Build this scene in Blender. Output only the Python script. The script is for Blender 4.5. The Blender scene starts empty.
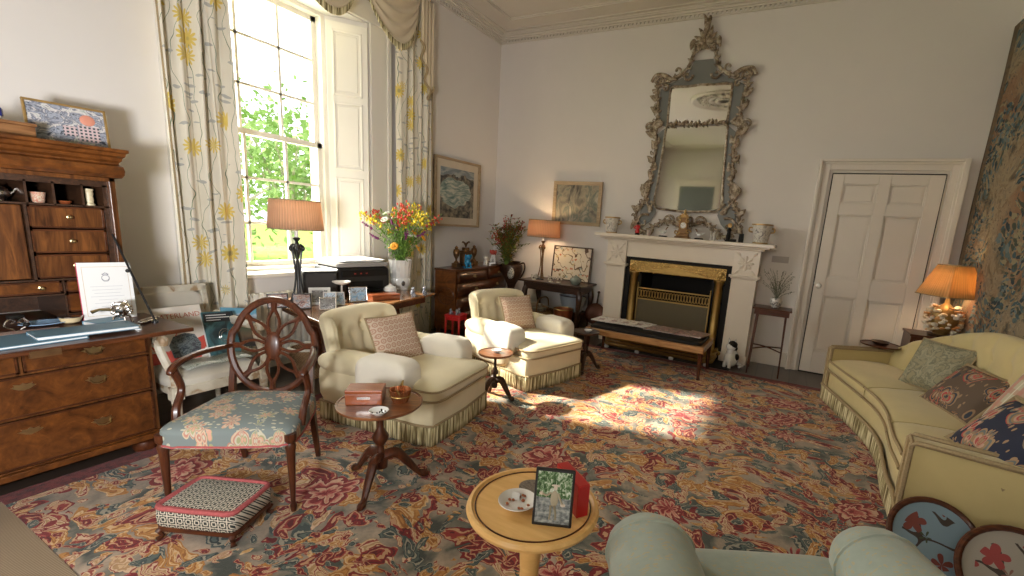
import bpy, math, random
from mathutils import Matrix, Vector
from math import sin, cos, pi, radians as R
random.seed(7)
scn = bpy.context.scene
COL = scn.collection
# ------------------------------------------------------------------ camera
cam = bpy.data.objects.new('camera', bpy.data.cameras.new('camera'))
COL.objects.link(cam)
def cam_matrix(yaw, pitch, roll, loc):
    F = Vector((sin(yaw)*cos(pitch), cos(yaw)*cos(pitch), sin(pitch)))
    Rt = Vector((cos(yaw), -sin(yaw), 0)); U = Rt.cross(F)
    R2 = cos(roll)*Rt + sin(roll)*U; U2 = -sin(roll)*Rt + cos(roll)*U
    m = Matrix((R2, U2, -F)).transposed().to_4x4(); m.translation = loc
    return m
cam.matrix_world = cam_matrix(-0.45752, -0.19490, 0.07006, Vector((0, 0, 1.4)))
cam.data.sensor_width = 36; cam.data.lens = 36*452.09/1024
cam.data.shift_x = -49.34/1024; cam.data.shift_y = 27.18/1024
cam.data.clip_start = .05; cam.data.clip_end = 200
scn.camera = cam
scn.view_settings.view_transform = 'Standard'; scn.view_settings.look = 'None'
scn.view_settings.gamma = 1; scn.view_settings.use_curve_mapping = False
scn.view_settings.exposure = 0.10
scn.cycles.max_bounces = 8; scn.cycles.sample_clamp_indirect = 6
# ------------------------------------------------------------------ sky, sun, window daylight, added fill lamps
w = bpy.data.worlds.new('sky'); scn.world = w; w.use_nodes = True
bg = w.node_tree.nodes['Background']
bg.inputs[0].default_value = (.93, .96, 1, 1); bg.inputs[1].default_value = 3.2
def light(name, kind, loc, direction, energy, color=(1, 1, 1), **kw):
    l = bpy.data.lights.new(name, kind); l.energy = energy; l.color = color
    for k, v in kw.items(): setattr(l, k, v)
    o = bpy.data.objects.new(name, l); COL.objects.link(o); o.location = loc
    o.rotation_euler = Vector(direction).to_track_quat('-Z', 'Y').to_euler()
    return o
light('sun', 'SUN', (-20, -3, 15), (1, .26, -.80), 20, (1, .92, .80), angle=.035)
light('window_daylight', 'AREA', (-4.85, 2.53, 2.5), (1, 0, -.35), 150, (1, .93, .83), spread=2.6, shape='RECTANGLE', size=1.5, size_y=2.4)
light('side_fill_light', 'AREA', (-4.75, -1.6, 2.5), (1, .10, -.35), 45, (1, .89, .75), spread=2.6, shape='RECTANGLE', size=1.4, size_y=2.2)  # fill lamp added outside an unseen side opening to brighten the room
light('rear_fill_light', 'AREA', (-.9, -3.35, 2.2), (-.2, 1, -.30), 30, (1, .88, .73), spread=2.6, shape='RECTANGLE', size=1.3, size_y=1.7)  # fill lamp added beyond the wall behind the camera

light('photographers_flash', 'AREA', (-.60, -.50, 1.25), (-1, .50, .10), 37, (.97, .98, 1), spread=1.9, shape='RECTANGLE', size=.35, size_y=.25)

# ------------------------------------------------------------------ helpers
I4 = Matrix.Identity(4)
def T(x=0, y=0, z=0, rz=0, rx=0, ry=0, s=1):
    return Matrix.Translation((x, y, z)) @ Matrix.Rotation(rz, 4, 'Z') @ Matrix.Rotation(rx, 4, 'X') @ Matrix.Rotation(ry, 4, 'Y') @ Matrix.Scale(s, 4)
class MB:
    def __init__(s): s.v = []; s.f = []
    def add(s, vs, fs, M=None):
        o = len(s.v)
        s.v += [(M @ Vector(v)) if M else Vector(v) for v in vs]
        s.f += [tuple(o+i for i in f) for f in fs]; return s
    def box(s, x0, x1, y0, y1, z0, z1, M=None):
        vs = [(x, y, z) for z in (z0, z1) for y in (y0, y1) for x in (x0, x1)]
        return s.add(vs, [(0, 2, 3, 1), (4, 5, 7, 6), (0, 1, 5, 4), (1, 3, 7, 5), (3, 2, 6, 7), (2, 0, 4, 6)], M)
    def prism(s, poly, z0, z1, M=None):
        n = len(poly)
        vs = [(p[0], p[1], z0) for p in poly] + [(p[0], p[1], z1) for p in poly]
        return s.add(vs, [tuple(range(n))[::-1], tuple(range(n, 2*n))] + [(i, (i+1) % n, n+(i+1) % n, n+i) for i in range(n)], M)
    def lathe(s, prof, c=(0, 0, 0), n=20, M=None, sx=1, sy=1, wob=None):
        vs = []; fs = []
        for r, z in prof:
            for k in range(n):
                a = 2*pi*k/n; q = r*(wob(a, z) if wob else 1)
                vs.append((c[0]+q*cos(a)*sx, c[1]+q*sin(a)*sy, c[2]+z))
        m = len(prof)
        for j in range(m-1):
            for k in range(n):
                k2 = (k+1) % n; fs.append((j*n+k, j*n+k2, (j+1)*n+k2, (j+1)*n+k))
        if prof[0][0] > 1e-5: fs.append(tuple(range(n))[::-1])
        if prof[-1][0] > 1e-5: fs.append(tuple((m-1)*n+k for k in range(n)))
        return s.add(vs, fs, M)
    def tube(s, pts, r, n=7, M=None, flat=1, closed=False):
        pts = [Vector(p) for p in pts]; m = len(pts)
        if not hasattr(r, '__len__'): r = [r]*m
        vs = []; up = None
        for i, p in enumerate(pts):
            if closed: t = pts[(i+1) % m]-pts[i-1]
            else: t = pts[min(i+1, m-1)]-pts[max(i-1, 0)]
            t.normalize()
            if up is None: up = t.orthogonal().normalized()
            up = (up - t*up.dot(t))
            up = up.normalized() if up.length > 1e-6 else t.orthogonal().normalized()
            b = t.cross(up)
            for k in range(n):
                a = 2*pi*k/n; vs.append(p+up*cos(a)*r[i]+b*sin(a)*r[i]*flat)
        fs = []
        for i in range(m if closed else m-1):
            j = (i+1) % m
            for k in range(n): fs.append((i*n+k, i*n+(k+1) % n, j*n+(k+1) % n, j*n+k))
        if not closed: fs += [tuple(range(n))[::-1], tuple((m-1)*n+k for k in range(n))]
        return s.add(vs, fs, M)
    def pad(s, c, d, e=.5, e2=None, n=20, m=12, M=None, disp=None):
        e2 = e2 or e
        sp = lambda a, p: math.copysign(abs(a)**p, a)
        vs = []; fs = []
        for j in range(m+1):
            v = -pi/2+pi*j/m
            for k in range(n):
                u = 2*pi*k/n
                p = Vector((d[0]*sp(cos(v), e2)*sp(cos(u), e), d[1]*sp(cos(v), e2)*sp(sin(u), e), d[2]*sp(sin(v), e2)))
                if disp: p = disp(p)
                vs.append(p+Vector(c))
        for j in range(m):
            for k in range(n): fs.append((j*n+k, j*n+(k+1) % n, (j+1)*n+(k+1) % n, (j+1)*n+k))
        return s.add(vs, fs, M)
    def grid(s, fn, nu, nv, M=None, cu=False, cv=False):
        U = nu if cu else nu+1; V = nv if cv else nv+1
        vs = [fn(i/nu, j/nv) for j in range(V) for i in range(U)]
        fs = []
        for j in range(nv):
            for i in range(nu):
                i2 = (i+1) % U; j2 = (j+1) % V
                fs.append((j*U+i, j*U+i2, j2*U+i2, j2*U+i))
        return s.add(vs, fs, M)
    def ell(s, c, r, n=10, M=None): 
        if not hasattr(r, '__len__'): r = (r, r, r)
        return s.pad(c, r, 1, 1, n, max(4, n//2+1), M)
    def merge(s, o, M=None): return s.add(o.v, o.f, M)
def spline(pts, n=6):
    P = [Vector(p) for p in pts]; out = []
    for i in range(len(P)-1):
        a, b, c, d = P[max(i-1, 0)], P[i], P[i+1], P[min(i+2, len(P)-1)]
        for k in range(n):
            t = k/n
            out.append(.5*((2*b)+(c-a)*t+(2*a-5*b+4*c-d)*t*t+(3*b-a-3*c+d)*t**3))
    out.append(P[-1]); return out
def lerp(a, b, t): return a+(b-a)*t
def ease(rs, n):
    out = []
    for i in range(len(rs)-1):
        for k in range(n): out.append(lerp(rs[i], rs[i+1], k/n))
    return out+[rs[-1]]
def mkmesh(name, mb, m, bevel=0, smooth=True, solid=0, sub=0, ang=40):
    me = bpy.data.meshes.new(name); me.from_pydata([tuple(v) for v in mb.v], [], mb.f); me.validate()
    if m: me.materials.append(m)
    o = bpy.data.objects.new(name, me); COL.objects.link(o)
    if smooth:
        me.polygons.foreach_set('use_smooth', [True]*len(me.polygons))
        me.set_sharp_from_angle(angle=R(ang))
    if solid:
        q = o.modifiers.new('s', 'SOLIDIFY'); q.thickness = solid; q.offset = 0
    if bevel:
        q = o.modifiers.new('b', 'BEVEL'); q.width = bevel; q.segments = 2; q.limit_method = 'ANGLE'; q.angle_limit = R(40)
    if sub:
        q = o.modifiers.new('u', 'SUBSURF'); q.levels = sub; q.render_levels = sub
    return o
def tag(o, label, cat, group=None, kind=None):
    o['label'] = label; o['category'] = cat
    if group: o['group'] = group
    if kind: o['kind'] = kind
    return o
def thing(name, label, cat, loc=(0, 0, 0), rz=0, group=None, rx=0, ry=0):
    o = bpy.data.objects.new(name, None); COL.objects.link(o); o.empty_display_size = .1
    o.location = loc; o.rotation_euler = (rx, ry, rz)
    return tag(o, label, cat, group)
def part(name, mb, m, parent, world=False, **kw):
    lab = kw.pop('label', None)
    if world:
        inv = (Matrix.Translation(parent.location) @ parent.rotation_euler.to_matrix().to_4x4()).inverted()
        mb.v = [inv @ v for v in mb.v]
    o = mkmesh(name, mb, m, **kw); o.parent = parent
    if lab: o['label'] = lab
    return o
def child(name, mb, m, par, **kw):      # sub-part, same local frame as its part
    return part(name, mb, m, par, **kw)
def single(name, mb, m, label, cat, loc=(0, 0, 0), rz=0, group=None, rx=0, ry=0, world=False, kind=None, **kw):
    if world:
        inv = (Matrix.Translation(loc) @ Matrix.Rotation(rz, 4, 'Z')).inverted(); mb.v = [inv @ v for v in mb.v]
    o = mkmesh(name, mb, m, **kw); o.location = loc; o.rotation_euler = (rx, ry, rz)
    return tag(o, label, cat, group, kind)
def struct(name, mb, m, parent=None, **kw):
    o = mkmesh(name, mb, m, **kw)
    if parent: o.parent = parent
    else: o['kind'] = 'structure'
    return o
def dup(root, loc, rz=None, label=None, group=None):
    def cp(o, par):
        c = o.copy(); COL.objects.link(c)
        if par: c.parent = par
        for k in o.children: cp(k, c)
        return c
    r = cp(root, None); r.location = loc
    if rz is not None: r.rotation_euler = (root.rotation_euler[0], root.rotation_euler[1], rz)
    if label: r['label'] = label
    if group: r['group'] = group
    return r
def text_mb(s, size, depth=.0006, align='CENTER'):
    cu = bpy.data.curves.new('t', 'FONT'); cu.body = s; cu.size = size; cu.extrude = depth; cu.align_x = align; cu.resolution_u = 2
    o = bpy.data.objects.new('t', cu); COL.objects.link(o)
    bpy.context.view_layer.update()
    me = bpy.data.meshes.new_from_object(o.evaluated_get(bpy.context.evaluated_depsgraph_get()))
    mb = MB(); mb.add([v.co.copy() for v in me.vertices], [tuple(p.vertices) for p in me.polygons])
    bpy.data.objects.remove(o); bpy.data.meshes.remove(me); bpy.data.curves.remove(cu)
    return mb

# ------------------------------------------------------------------ materials
class NB:
    def __init__(s, name, rough=.6, metal=0, coat=0, spec=.5, sheen=0):
        s.m = bpy.data.materials.new(name); s.m.use_nodes = True; s.t = s.m.node_tree
        s.b = s.t.nodes['Principled BSDF']
        s.b.inputs['Roughness'].default_value = rough; s.b.inputs['Metallic'].default_value = metal
        s.b.inputs['Coat Weight'].default_value = coat; s.b.inputs['Coat Roughness'].default_value = .15
        s.b.inputs['Specular IOR Level'].default_value = spec; s.b.inputs['Sheen Weight'].default_value = sheen
    def set(s, inp, v):
        if isinstance(v, bpy.types.NodeSocket): s.t.links.new(v, inp)
        elif hasattr(v, '__len__') and len(v) == 3 and inp.type == 'RGBA': inp.default_value = (*v, 1)
        else: inp.default_value = v
    def node(s, typ, ins=(), **attrs):
        n = s.t.nodes.new(typ)
        for k, v in attrs.items(): setattr(n, k, v)
        for k, v in (ins.items() if isinstance(ins, dict) else enumerate(ins)):
            if v is not None: s.set(n.inputs[k], v)
        return n
    def co(s, kind='Object'): return s.node('ShaderNodeTexCoord').outputs[kind]
    def map(s, v, scale=(1, 1, 1), loc=(0, 0, 0), rot=(0, 0, 0)):
        return s.node('ShaderNodeMapping', {'Vector': v, 'Scale': scale, 'Location': loc, 'Rotation': rot}).outputs[0]
    def noise(s, v, scale, detail=3, rough=.5, dist=0, out=0):
        return s.node('ShaderNodeTexNoise', {'Vector': v, 'Scale': scale, 'Detail': detail, 'Roughness': rough, 'Distortion': dist}).outputs[out]
    def vor(s, v, scale, feature='F1', rnd=1):
        return s.node('ShaderNodeTexVoronoi', {'Vector': v, 'Scale': scale, 'Randomness': rnd}, feature=feature)
    def wave(s, v, scale, dist=0, detail=2, direction='X', kind='BANDS', dscale=1):
        return s.node('ShaderNodeTexWave', {'Vector': v, 'Scale': scale, 'Distortion': dist, 'Detail': detail, 'Detail Scale': dscale}, wave_type=kind, bands_direction=direction).outputs['Fac']
    def math(s, op, a, b=None, c=None): return s.node('ShaderNodeMath', (a, b, c), operation=op).outputs[0]
    def vm(s, op, a, b=None):
        n = s.node('ShaderNodeVectorMath', (a, b), operation=op); return n.outputs['Value' if op in ('LENGTH', 'DISTANCE', 'DOT_PRODUCT') else 'Vector']
    def xyz(s, v): return s.node('ShaderNodeSeparateXYZ', (v,)).outputs
    def cxyz(s, x, y, z=0.): return s.node('ShaderNodeCombineXYZ', (x, y, z)).outputs[0]
    def mix(s, f, a, b, mode='MIX'):
        n = s.t.nodes.new('ShaderNodeMix'); n.data_type = 'RGBA'; n.blend_type = mode
        s.set(n.inputs[0], f); s.set(n.inputs[6], a); s.set(n.inputs[7], b); return n.outputs[2]
    def ramp(s, f, stops, const=False):
        n = s.node('ShaderNodeValToRGB', (f,)); cr = n.color_ramp; cr.interpolation = 'CONSTANT' if const else 'LINEAR'
        while len(cr.elements) < len(stops): cr.elements.new(.5)
        for e, (p, c) in zip(cr.elements, stops):
            e.position = p; e.color = (*c, 1) if hasattr(c, '__len__') else (c, c, c, 1)
        return n.outputs[0]
    def rand(s, colsock): return s.node('ShaderNodeSeparateColor', (colsock,)).outputs[0]
    def warp(s, v, scale, amt, detail=2):
        n = s.vm('SUBTRACT', s.noise(v, scale, detail, out=1), (.5, .5, .5)); return s.vm('ADD', v, s.vm('MULTIPLY', n, (amt, amt, amt)))
    def flower(s, v, scale, petals, R0=.32, rnd=.8, depth=.45):
        """voronoi cell flowers: mask, radius 0..1, cell random"""
        n = s.vor(v, scale, rnd=rnd); d = s.vm('SUBTRACT', v, n.outputs['Position']); x = s.xyz(d)
        rr = s.rand(n.outputs['Color'])
        a = s.math('MULTIPLY_ADD', s.math('ARCTAN2', x[1], x[0]), petals/2., s.math('MULTIPLY', rr, 9.))
        lim = s.math('MULTIPLY_ADD', s.math('ABSOLUTE', s.math('COSINE', a)), R0*depth, R0*(1-depth))
        q = s.math('DIVIDE', n.outputs['Distance'], lim)
        return s.math('LESS_THAN', q, 1.), q, rr, lim
    def col(s, c): s.set(s.b.inputs['Base Color'], c)
    def bump(s, h, strength=.3, dist=.01):
        s.set(s.b.inputs['Normal'], s.node('ShaderNodeBump', {'Height': h, 'Strength': strength, 'Distance': dist}).outputs[0])
def plain(name, c, rough=.5, metal=0, var=.12, scale=6, coat=0, bump=0, bscale=60, sheen=0, spec=.5):
    b = NB(name, rough, metal, coat, sheen=sheen, spec=spec); v = b.co()
    f = b.noise(v, scale, 4)
    b.col(b.mix(f, tuple(x*(1-var) for x in c), tuple(min(1, x*(1+var)) for x in c)))
    if bump: b.bump(b.noise(v, bscale, 3), bump, .004)
    return b.m
def wood(name, c1, c2, scale=1, rough=.36, coat=.15, axis='X', burl=0):
    b = NB(name, rough, coat=coat, spec=.35); v = b.co()
    st = {'X': (1, 9, 9), 'Y': (9, 1, 9), 'Z': (9, 9, 1)}[axis]
    g = b.noise(b.map(v, tuple(x*scale for x in st)), 3, 5, .6, 1.2)
    if burl: g = b.math('ADD', b.math('MULTIPLY', g, .5), b.math('MULTIPLY', b.noise(v, 11*scale, 6, .7, burl), .5))
    b.col(b.ramp(g, [(.3, c1), (.52, tuple(lerp(p, q, .5) for p, q in zip(c1, c2))), (.7, c2)]))
    return b.m
M = {}
M['wall'] = plain('wall_paint', (.725, .685, .645), .85, var=.02, bump=.05, bscale=90)
M['ceil'] = plain('ceiling_paint', (.66, .61, .53), .9, var=.02)
M['white'] = plain('white_gloss_paint', (.74, .68, .60), .35, var=.03)
M['cream'] = plain('cream_paint', (.80, .76, .68), .4, var=.02)
M['mahog'] = wood('mahogany', (.035, .009, .004), (.12, .034, .011), 1.4)
M['mahogz'] = wood('mahogany_upright', (.032, .009, .004), (.10, .027, .009), 1.4, axis='Z')
M['tabletop'] = wood('polished_mahogany_top', (.09, .030, .012), (.27, .105, .040), 1.4, .28, .3)
M['dark'] = wood('dark_oak', (.018, .009, .005), (.075, .032, .015), 1.5, .4, .2)
M['burl'] = wood('burr_walnut', (.022, .006, .002), (.21, .068, .014), .5, .30, .30, burl=3.0)
M['walnut'] = wood('walnut', (.028, .008, .003), (.11, .034, .011), 1.2, .3, .35, axis='Y')
M['walnutz'] = wood('walnut_panel', (.035, .011, .004), (.19, .068, .018), 1.2, .3, .35, axis='Z')
M['desk'] = wood('faded_mahogany', (.13, .05, .02), (.34, .17, .07), 1.2, .2, .6, axis='Y')
M['redwood'] = wood('polished_red_wood', (.18, .04, .012), (.36, .10, .035), 2, .3, .5)
M['yellow'] = wood('yellow_painted_wood', (.70, .40, .13), (.84, .53, .21), 1, .4, .2)
M['brass'] = plain('brass', (.46, .31, .11), .38, 1, .25, 20)
M['brassold'] = plain('aged_brass', (.55, .42, .22), .3, 1, .3, 20)
M['black'] = plain('black_metal', (.012, .012, .013), .35, var=.2)
M['soot'] = plain('black_slate', (.008, .007, .006), .6, var=.2, spec=.25)
M['silver'] = plain('silver', (.62, .58, .54), .22, 1, .1)
M['china'] = plain('white_porcelain', (.78, .77, .74), .15, var=.02, coat=.5)
M['paper'] = plain('paper', (.66, .655, .64), .7, var=.02)
M['gilt'] = plain('gilded_wood', (.42, .27, .10), .35, .6, .35, 25)
M['bronze'] = plain('bronze', (.20, .11, .05), .35, .8, .4, 25)
M['green'] = plain('green_leaves', (.10, .19, .035), .6, var=.4, scale=15)
M['red'] = plain('red_lacquer', (.50, .02, .02), .3, var=.15)
M['blue'] = plain('turquoise_glaze', (.02, .22, .42), .25, var=.25)
M['cream_marble'] = plain('cream_marble', (.74, .66, .55), .3, var=.08, scale=3, coat=.2)
def glass():
    b = NB('window_glass', .02); tr = b.node('ShaderNodeBsdfTransparent', ((.97, .98, .97, 1),)); gl = b.node('ShaderNodeBsdfGlossy', {'Roughness': .02})
    mx = b.node('ShaderNodeMixShader', (.05, tr.outputs[0], gl.outputs[0]))
    out = [n for n in b.t.nodes if n.type == 'OUTPUT_MATERIAL'][0]; b.t.links.new(mx.outputs[0], out.inputs[0])
    return b.m
M['glass'] = glass()
def m_cream_fabric(name, c, s=1.):
    b = NB(name, .9, sheen=.25); v = b.co()
    b.col(b.mix(b.noise(v, 8, 4), tuple(x*.9 for x in c), tuple(min(1, x*1.06) for x in c)))
    b.bump(b.noise(v, 350, 2), .25, .002); return b.m
M['damask'] = m_cream_fabric('pale_green_cream_fabric', (.75, .66, .44))
M['sofa'] = m_cream_fabric('olive_cream_fabric', (.60, .49, .23))
M['ivory'] = m_cream_fabric('ivory_silk', (.52, .48, .40))
M['linen'] = m_cream_fabric('white_linen', (.76, .71, .60))
M['braid'] = plain('beige_braid', (.36, .27, .15), .9, var=.35, scale=120, bump=.6, bscale=300)
def m_fringe():
    b = NB('bullion_fringe', .95); v = b.co(); x = b.xyz(v)
    b.col(b.ramp(b.noise(b.map(v, (26, 26, 1.5)), 3, 2), [(.40, (.16, .12, .05)), (.5, (.45, .38, .20)), (.6, (.72, .64, .40))])); return b.m
M['fringe'] = m_fringe()
def m_rug():
    b = NB('floral_rug_pile', .95, sheen=.1); v0 = b.co(); x = b.xyz(v0)
    p = b.cxyz(x[0], x[1], 0.)
    v1 = b.warp(b.warp(p, 2.0, .35, 1), 8, .10, 2); vf = b.warp(v1, 26, .035, 2)
    c = b.ramp(b.noise(v1, 6, 3), [(.36, (.055, .075, .070)), (.45, (.17, .185, .165)), (.54, (.30, .285, .24)), (.68, (.42, .38, .31))])
    def leaves(c, rot, st, sc, lim, thr, loc, pals, rings, fine):
        v = b.map(fine, st, loc, (0, 0, rot)); L = b.vor(v, sc); d = L.outputs['Distance']; r = b.rand(L.outputs['Color'])
        k = b.math('FRACT', b.math('ADD', b.math('MULTIPLY', d, rings), b.math('MULTIPLY', b.noise(v, sc*2.6, 2), 1.3)))
        n = len(pals); cols = None
        for i, pal in enumerate(pals):
            q = b.ramp(k, [(j/len(pal), pc) for j, pc in enumerate(pal)], True)
            cols = q if cols is None else b.mix(b.math('GREATER_THAN', r, thr+(1-thr)*i/n), cols, q)
        on = b.math('MULTIPLY', b.math('LESS_THAN', d, lim), b.math('GREATER_THAN', r, thr))
        return b.mix(on, c, cols)
    gold = [(.46, .25, .065), (.30, .13, .03), (.55, .36, .14), (.62, .50, .30), (.38, .19, .045)]
    crim = [(.20, .012, .016), (.11, .008, .012), (.27, .03, .028), (.50, .33, .20)]
    teal = [(.05, .085, .09), (.09, .14, .14), (.03, .05, .055), (.30, .33, .28)]
    crem = [(.56, .45, .29), (.40, .28, .15), (.60, .50, .36), (.26, .05, .04)]
    c = leaves(c, .5, (1, 2.4, 1), 6.0, .62, .10, (0, 0, 0), [gold, crim, crem, crim, gold, teal], 4.2, vf)
    c = leaves(c, -.7, (2.3, 1, 1), 7.0, .46, .35, (5, 2, 0), [crim, gold, crem, teal], 4.5, vf)
    c = leaves(c, 1.1, (1, 2.0, 1), 15, .42, .50, (1, 7, 0), [crem, teal, gold, crim], 3.5, vf)
    m, q, rr, lim = b.flower(b.map(v1, loc=(2, 4, 0)), 2.4, 9, .36, .6, .30)
    petal = b.math('FRACT', b.math('MULTIPLY_ADD', q, 2.6, b.math('MULTIPLY', b.noise(vf, 22, 2), 1.5)))
    fc = b.ramp(petal, [(0, (.20, .015, .02)), (.3, (.36, .07, .07)), (.5, (.52, .26, .20)), (.72, (.58, .42, .31)), (.9, (.15, .01, .015))], True)
    c = b.mix(b.math('MULTIPLY', m, b.math('GREATER_THAN', rr, .15)), c, fc)
    bd = b.math('MAXIMUM', b.math('LESS_THAN', x[0], -2.05), b.math('GREATER_THAN', x[1], 2.11))
    c = b.mix(bd, c, b.ramp(b.noise(v0, 40, 3), [(.35, (.07, .008, .010)), (.6, (.17, .022, .022))]))
    c = b.mix(.25, c, b.noise(v0, 70, 3, out=0), 'OVERLAY'); c = b.mix(1., c, (1., .84, .76), 'MULTIPLY')
    b.col(c); b.bump(b.noise(v0, 260, 2), .5, .004); return b.m
M['rug'] = m_rug()
def m_sisal():
    b = NB('sisal_carpet', .95); v = b.co()
    wv = b.wave(v, 28, .6, 1, 'X')
    b.col(b.mix(wv, (.20, .14, .085), (.37, .28, .185))); b.bump(wv, .5, .004); return b.m
M['sisal'] = m_sisal()
def m_floor():
    b = NB('dark_floorboards', .35, coat=.2); v = b.co(); x = b.xyz(v)
    k = b.math('MULTIPLY', x[0], 6.2); gap = b.math('LESS_THAN', b.math('FRACT', k), .05)
    g = b.noise(b.map(v, (8, 1, 1)), 5, 4); cell = b.math('FRACT', b.math('MULTIPLY', b.math('SINE', b.math('FLOOR', k)), 43.7))
    c = b.mix(g, (.035, .024, .018), (.085, .058, .042)); c = b.mix(b.math('MULTIPLY', cell, .4), c, (.02, .015, .012))
    b.col(b.mix(gap, c, (.004, .003, .003))); b.bump(gap, -.4, .003); return b.m
M['floor'] = m_floor()
def m_curtain():
    b = NB('floral_curtain_linen', .9, sheen=.2); v = b.co(); x = b.xyz(v)
    p = b.cxyz(b.math('MULTIPLY', b.math('ADD', x[1], b.math('MULTIPLY', x[0], .6)), 1.), x[2], 0.)
    base = b.mix(b.noise(p, 6, 3), (.66, .60, .47), (.78, .73, .62))
    st = b.warp(p, 3, .25); line = b.math('LESS_THAN', b.math('ABSOLUTE', b.math('SUBTRACT', b.wave(st, 2.0, 3, 1, 'X'), .5)), .035)
    c = b.mix(line, base, (.12, .18, .10))
    fern = b.vor(b.map(b.warp(p, 6, .1), (1, 3.2, 1), rot=(0, 0, .7)), 7); fz = b.math('GREATER_THAN', b.noise(p, 3.2, 1), .44)
    c = b.mix(b.math('MULTIPLY', fz, b.math('LESS_THAN', fern.outputs['Distance'], .24)), c, (.42, .41, .37))
    m, q, rr, lim = b.flower(b.map(p, (1, .9, 1)), 6.2, 11, .40, .85, .5)
    m = b.math('MULTIPLY', m, b.math('GREATER_THAN', rr, .35))
    fc = b.mix(b.math('LESS_THAN', q, .33), (.66, .50, .12), (.36, .30, .12))
    b.col(b.mix(m, c, fc)); b.bump(b.noise(v, 200, 2), .1, .002)
    b.b.inputs['Subsurface Weight'].default_value = 0
    return b.m
M['curtain'] = m_curtain()
M['swag'] = m_cream_fabric('gold_cream_swag_fabric', (.66, .55, .38))
def m_tapestry():
    b = NB('verdure_tapestry', .95); v = b.co(); x = b.xyz(v); p = b.cxyz(x[1], x[2], 0.)
    pw = b.warp(b.warp(p, 1.8, .45), 12, .08, 3)
    c = b.ramp(b.noise(pw, 4.5, 6, .7), [(.36, (.07, .06, .04)), (.44, (.22, .16, .09)), (.52, (.34, .26, .16)), (.6, (.24, .19, .12)), (.7, (.42, .33, .22))])
    rust = b.noise(pw, 1.7, 2); c = b.mix(b.ramp(rust, [(.5, 0.), (.62, .6)]), c, (.26, .11, .05))
    L = b.vor(b.map(pw, (1, 2.2, 1), rot=(0, 0, .9)), 15); rr = b.rand(L.outputs['Color'])
    lc = b.ramp(rr, [(0, (.02, .04, .05)), (.22, (.05, .10, .12)), (.42, (.10, .15, .15)), (.58, (.06, .075, .05)), (.72, (.15, .20, .20)), (.86, (.30, .26, .15))], True)
    fol = b.ramp(b.noise(b.warp(p, 4, .3), 1.9, 3), [(.46, 0.), (.49, 1.)])
    c = b.mix(b.math('MULTIPLY', b.math('LESS_THAN', L.outputs['Distance'], .55), fol), c, lc)
    L2 = b.vor(b.map(pw, (1.8, 1, 1), rot=(0, 0, .3)), 24)
    c = b.mix(b.math('MULTIPLY', b.math('LESS_THAN', L2.outputs['Distance'], .22), .8), c, b.ramp(b.rand(L2.outputs['Color']), [(0, (.04, .05, .05)), (.5, (.40, .33, .22)), (.75, (.08, .13, .14))], True))
    c = b.mix(b.math('MULTIPLY', b.math('GREATER_THAN', x[1], 1.86), .75), c, (.14, .085, .04))
    c = b.mix(b.math('MULTIPLY', b.wave(p, 60, 1, 1, 'Y'), .2), c, (.03, .02, .02)); b.col(c)
    b.bump(b.wave(p, 60, 1, 1, 'Y'), .2, .003); return b.m
M['tapestry'] = m_tapestry()
def m_needle(name, ground, pal, sc=9, edge=None):
    b = NB(name, .95); v = b.co(); vw = b.warp(v, 9, .03)
    m, q, rr, lim = b.flower(vw, sc, 7, .52, .8, .4)
    k = b.math('FRACT', b.math('ADD', b.math('MULTIPLY', q, 1.5), rr))
    n = len(pal); c = b.mix(m, ground, b.ramp(k, [(i/n, p) for i, p in enumerate(pal)], True))
    L = b.vor(b.map(vw, (1, 2.2, 1), rot=(0, 0, .5)), sc*2.2)
    c = b.mix(b.math('MULTIPLY', b.math('LESS_THAN', L.outputs['Distance'], .25), b.math('SUBTRACT', 1., m)), c, pal[-1])
    b.col(c); b.bump(b.noise(v, 300, 2), .4, .003); return b.m
M['seat_needle'] = m_needle('grey_blue_needlepoint', (.17, .20, .195), [(.42, .20, .15), (.50, .40, .28), (.55, .30, .22), (.30, .30, .16), (.45, .42, .32)], 11)
M['blue_needle'] = m_needle('navy_floral_needlepoint', (.025, .03, .055), [(.40, .08, .07), (.5, .32, .24), (.33, .22, .12), (.15, .17, .16), (.36, .24, .14)], 7)
M['brown_needle'] = m_needle('brown_floral_needlepoint', (.12, .085, .06), [(.45, .06, .06), (.36, .28, .2), (.30, .16, .08), (.04, .05, .07), (.30, .20, .12)], 6.5)
def m_scale_pattern(name, ca, cb, sc):
    b = NB(name, .95); v = b.co(); x = b.xyz(v)
    row = b.math('MULTIPLY', x[2], sc); k = b.math('FLOOR', row); u = b.math('ADD', b.math('MULTIPLY', x[1], sc), b.math('MULTIPLY', k, .5))
    fu = b.math('SUBTRACT', b.math('FRACT', u), .5); fv = b.math('SUBTRACT', b.math('FRACT', row), .45)
    r = b.math('SQRT', b.math('ADD', b.math('MULTIPLY', fu, fu), b.math('MULTIPLY', fv, fv)))
    ring = b.math('LESS_THAN', b.math('ABSOLUTE', b.math('SUBTRACT', r, .34)), .10); dot = b.math('LESS_THAN', r, .12)
    b.col(b.mix(b.math('MAXIMUM', ring, dot), ca, cb)); b.bump(b.noise(v, 250, 2), .2, .002); return b.m
M['shell_cushion'] = m_scale_pattern('pink_shell_weave', (.60, .48, .36), (.45, .26, .19), 25)
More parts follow.
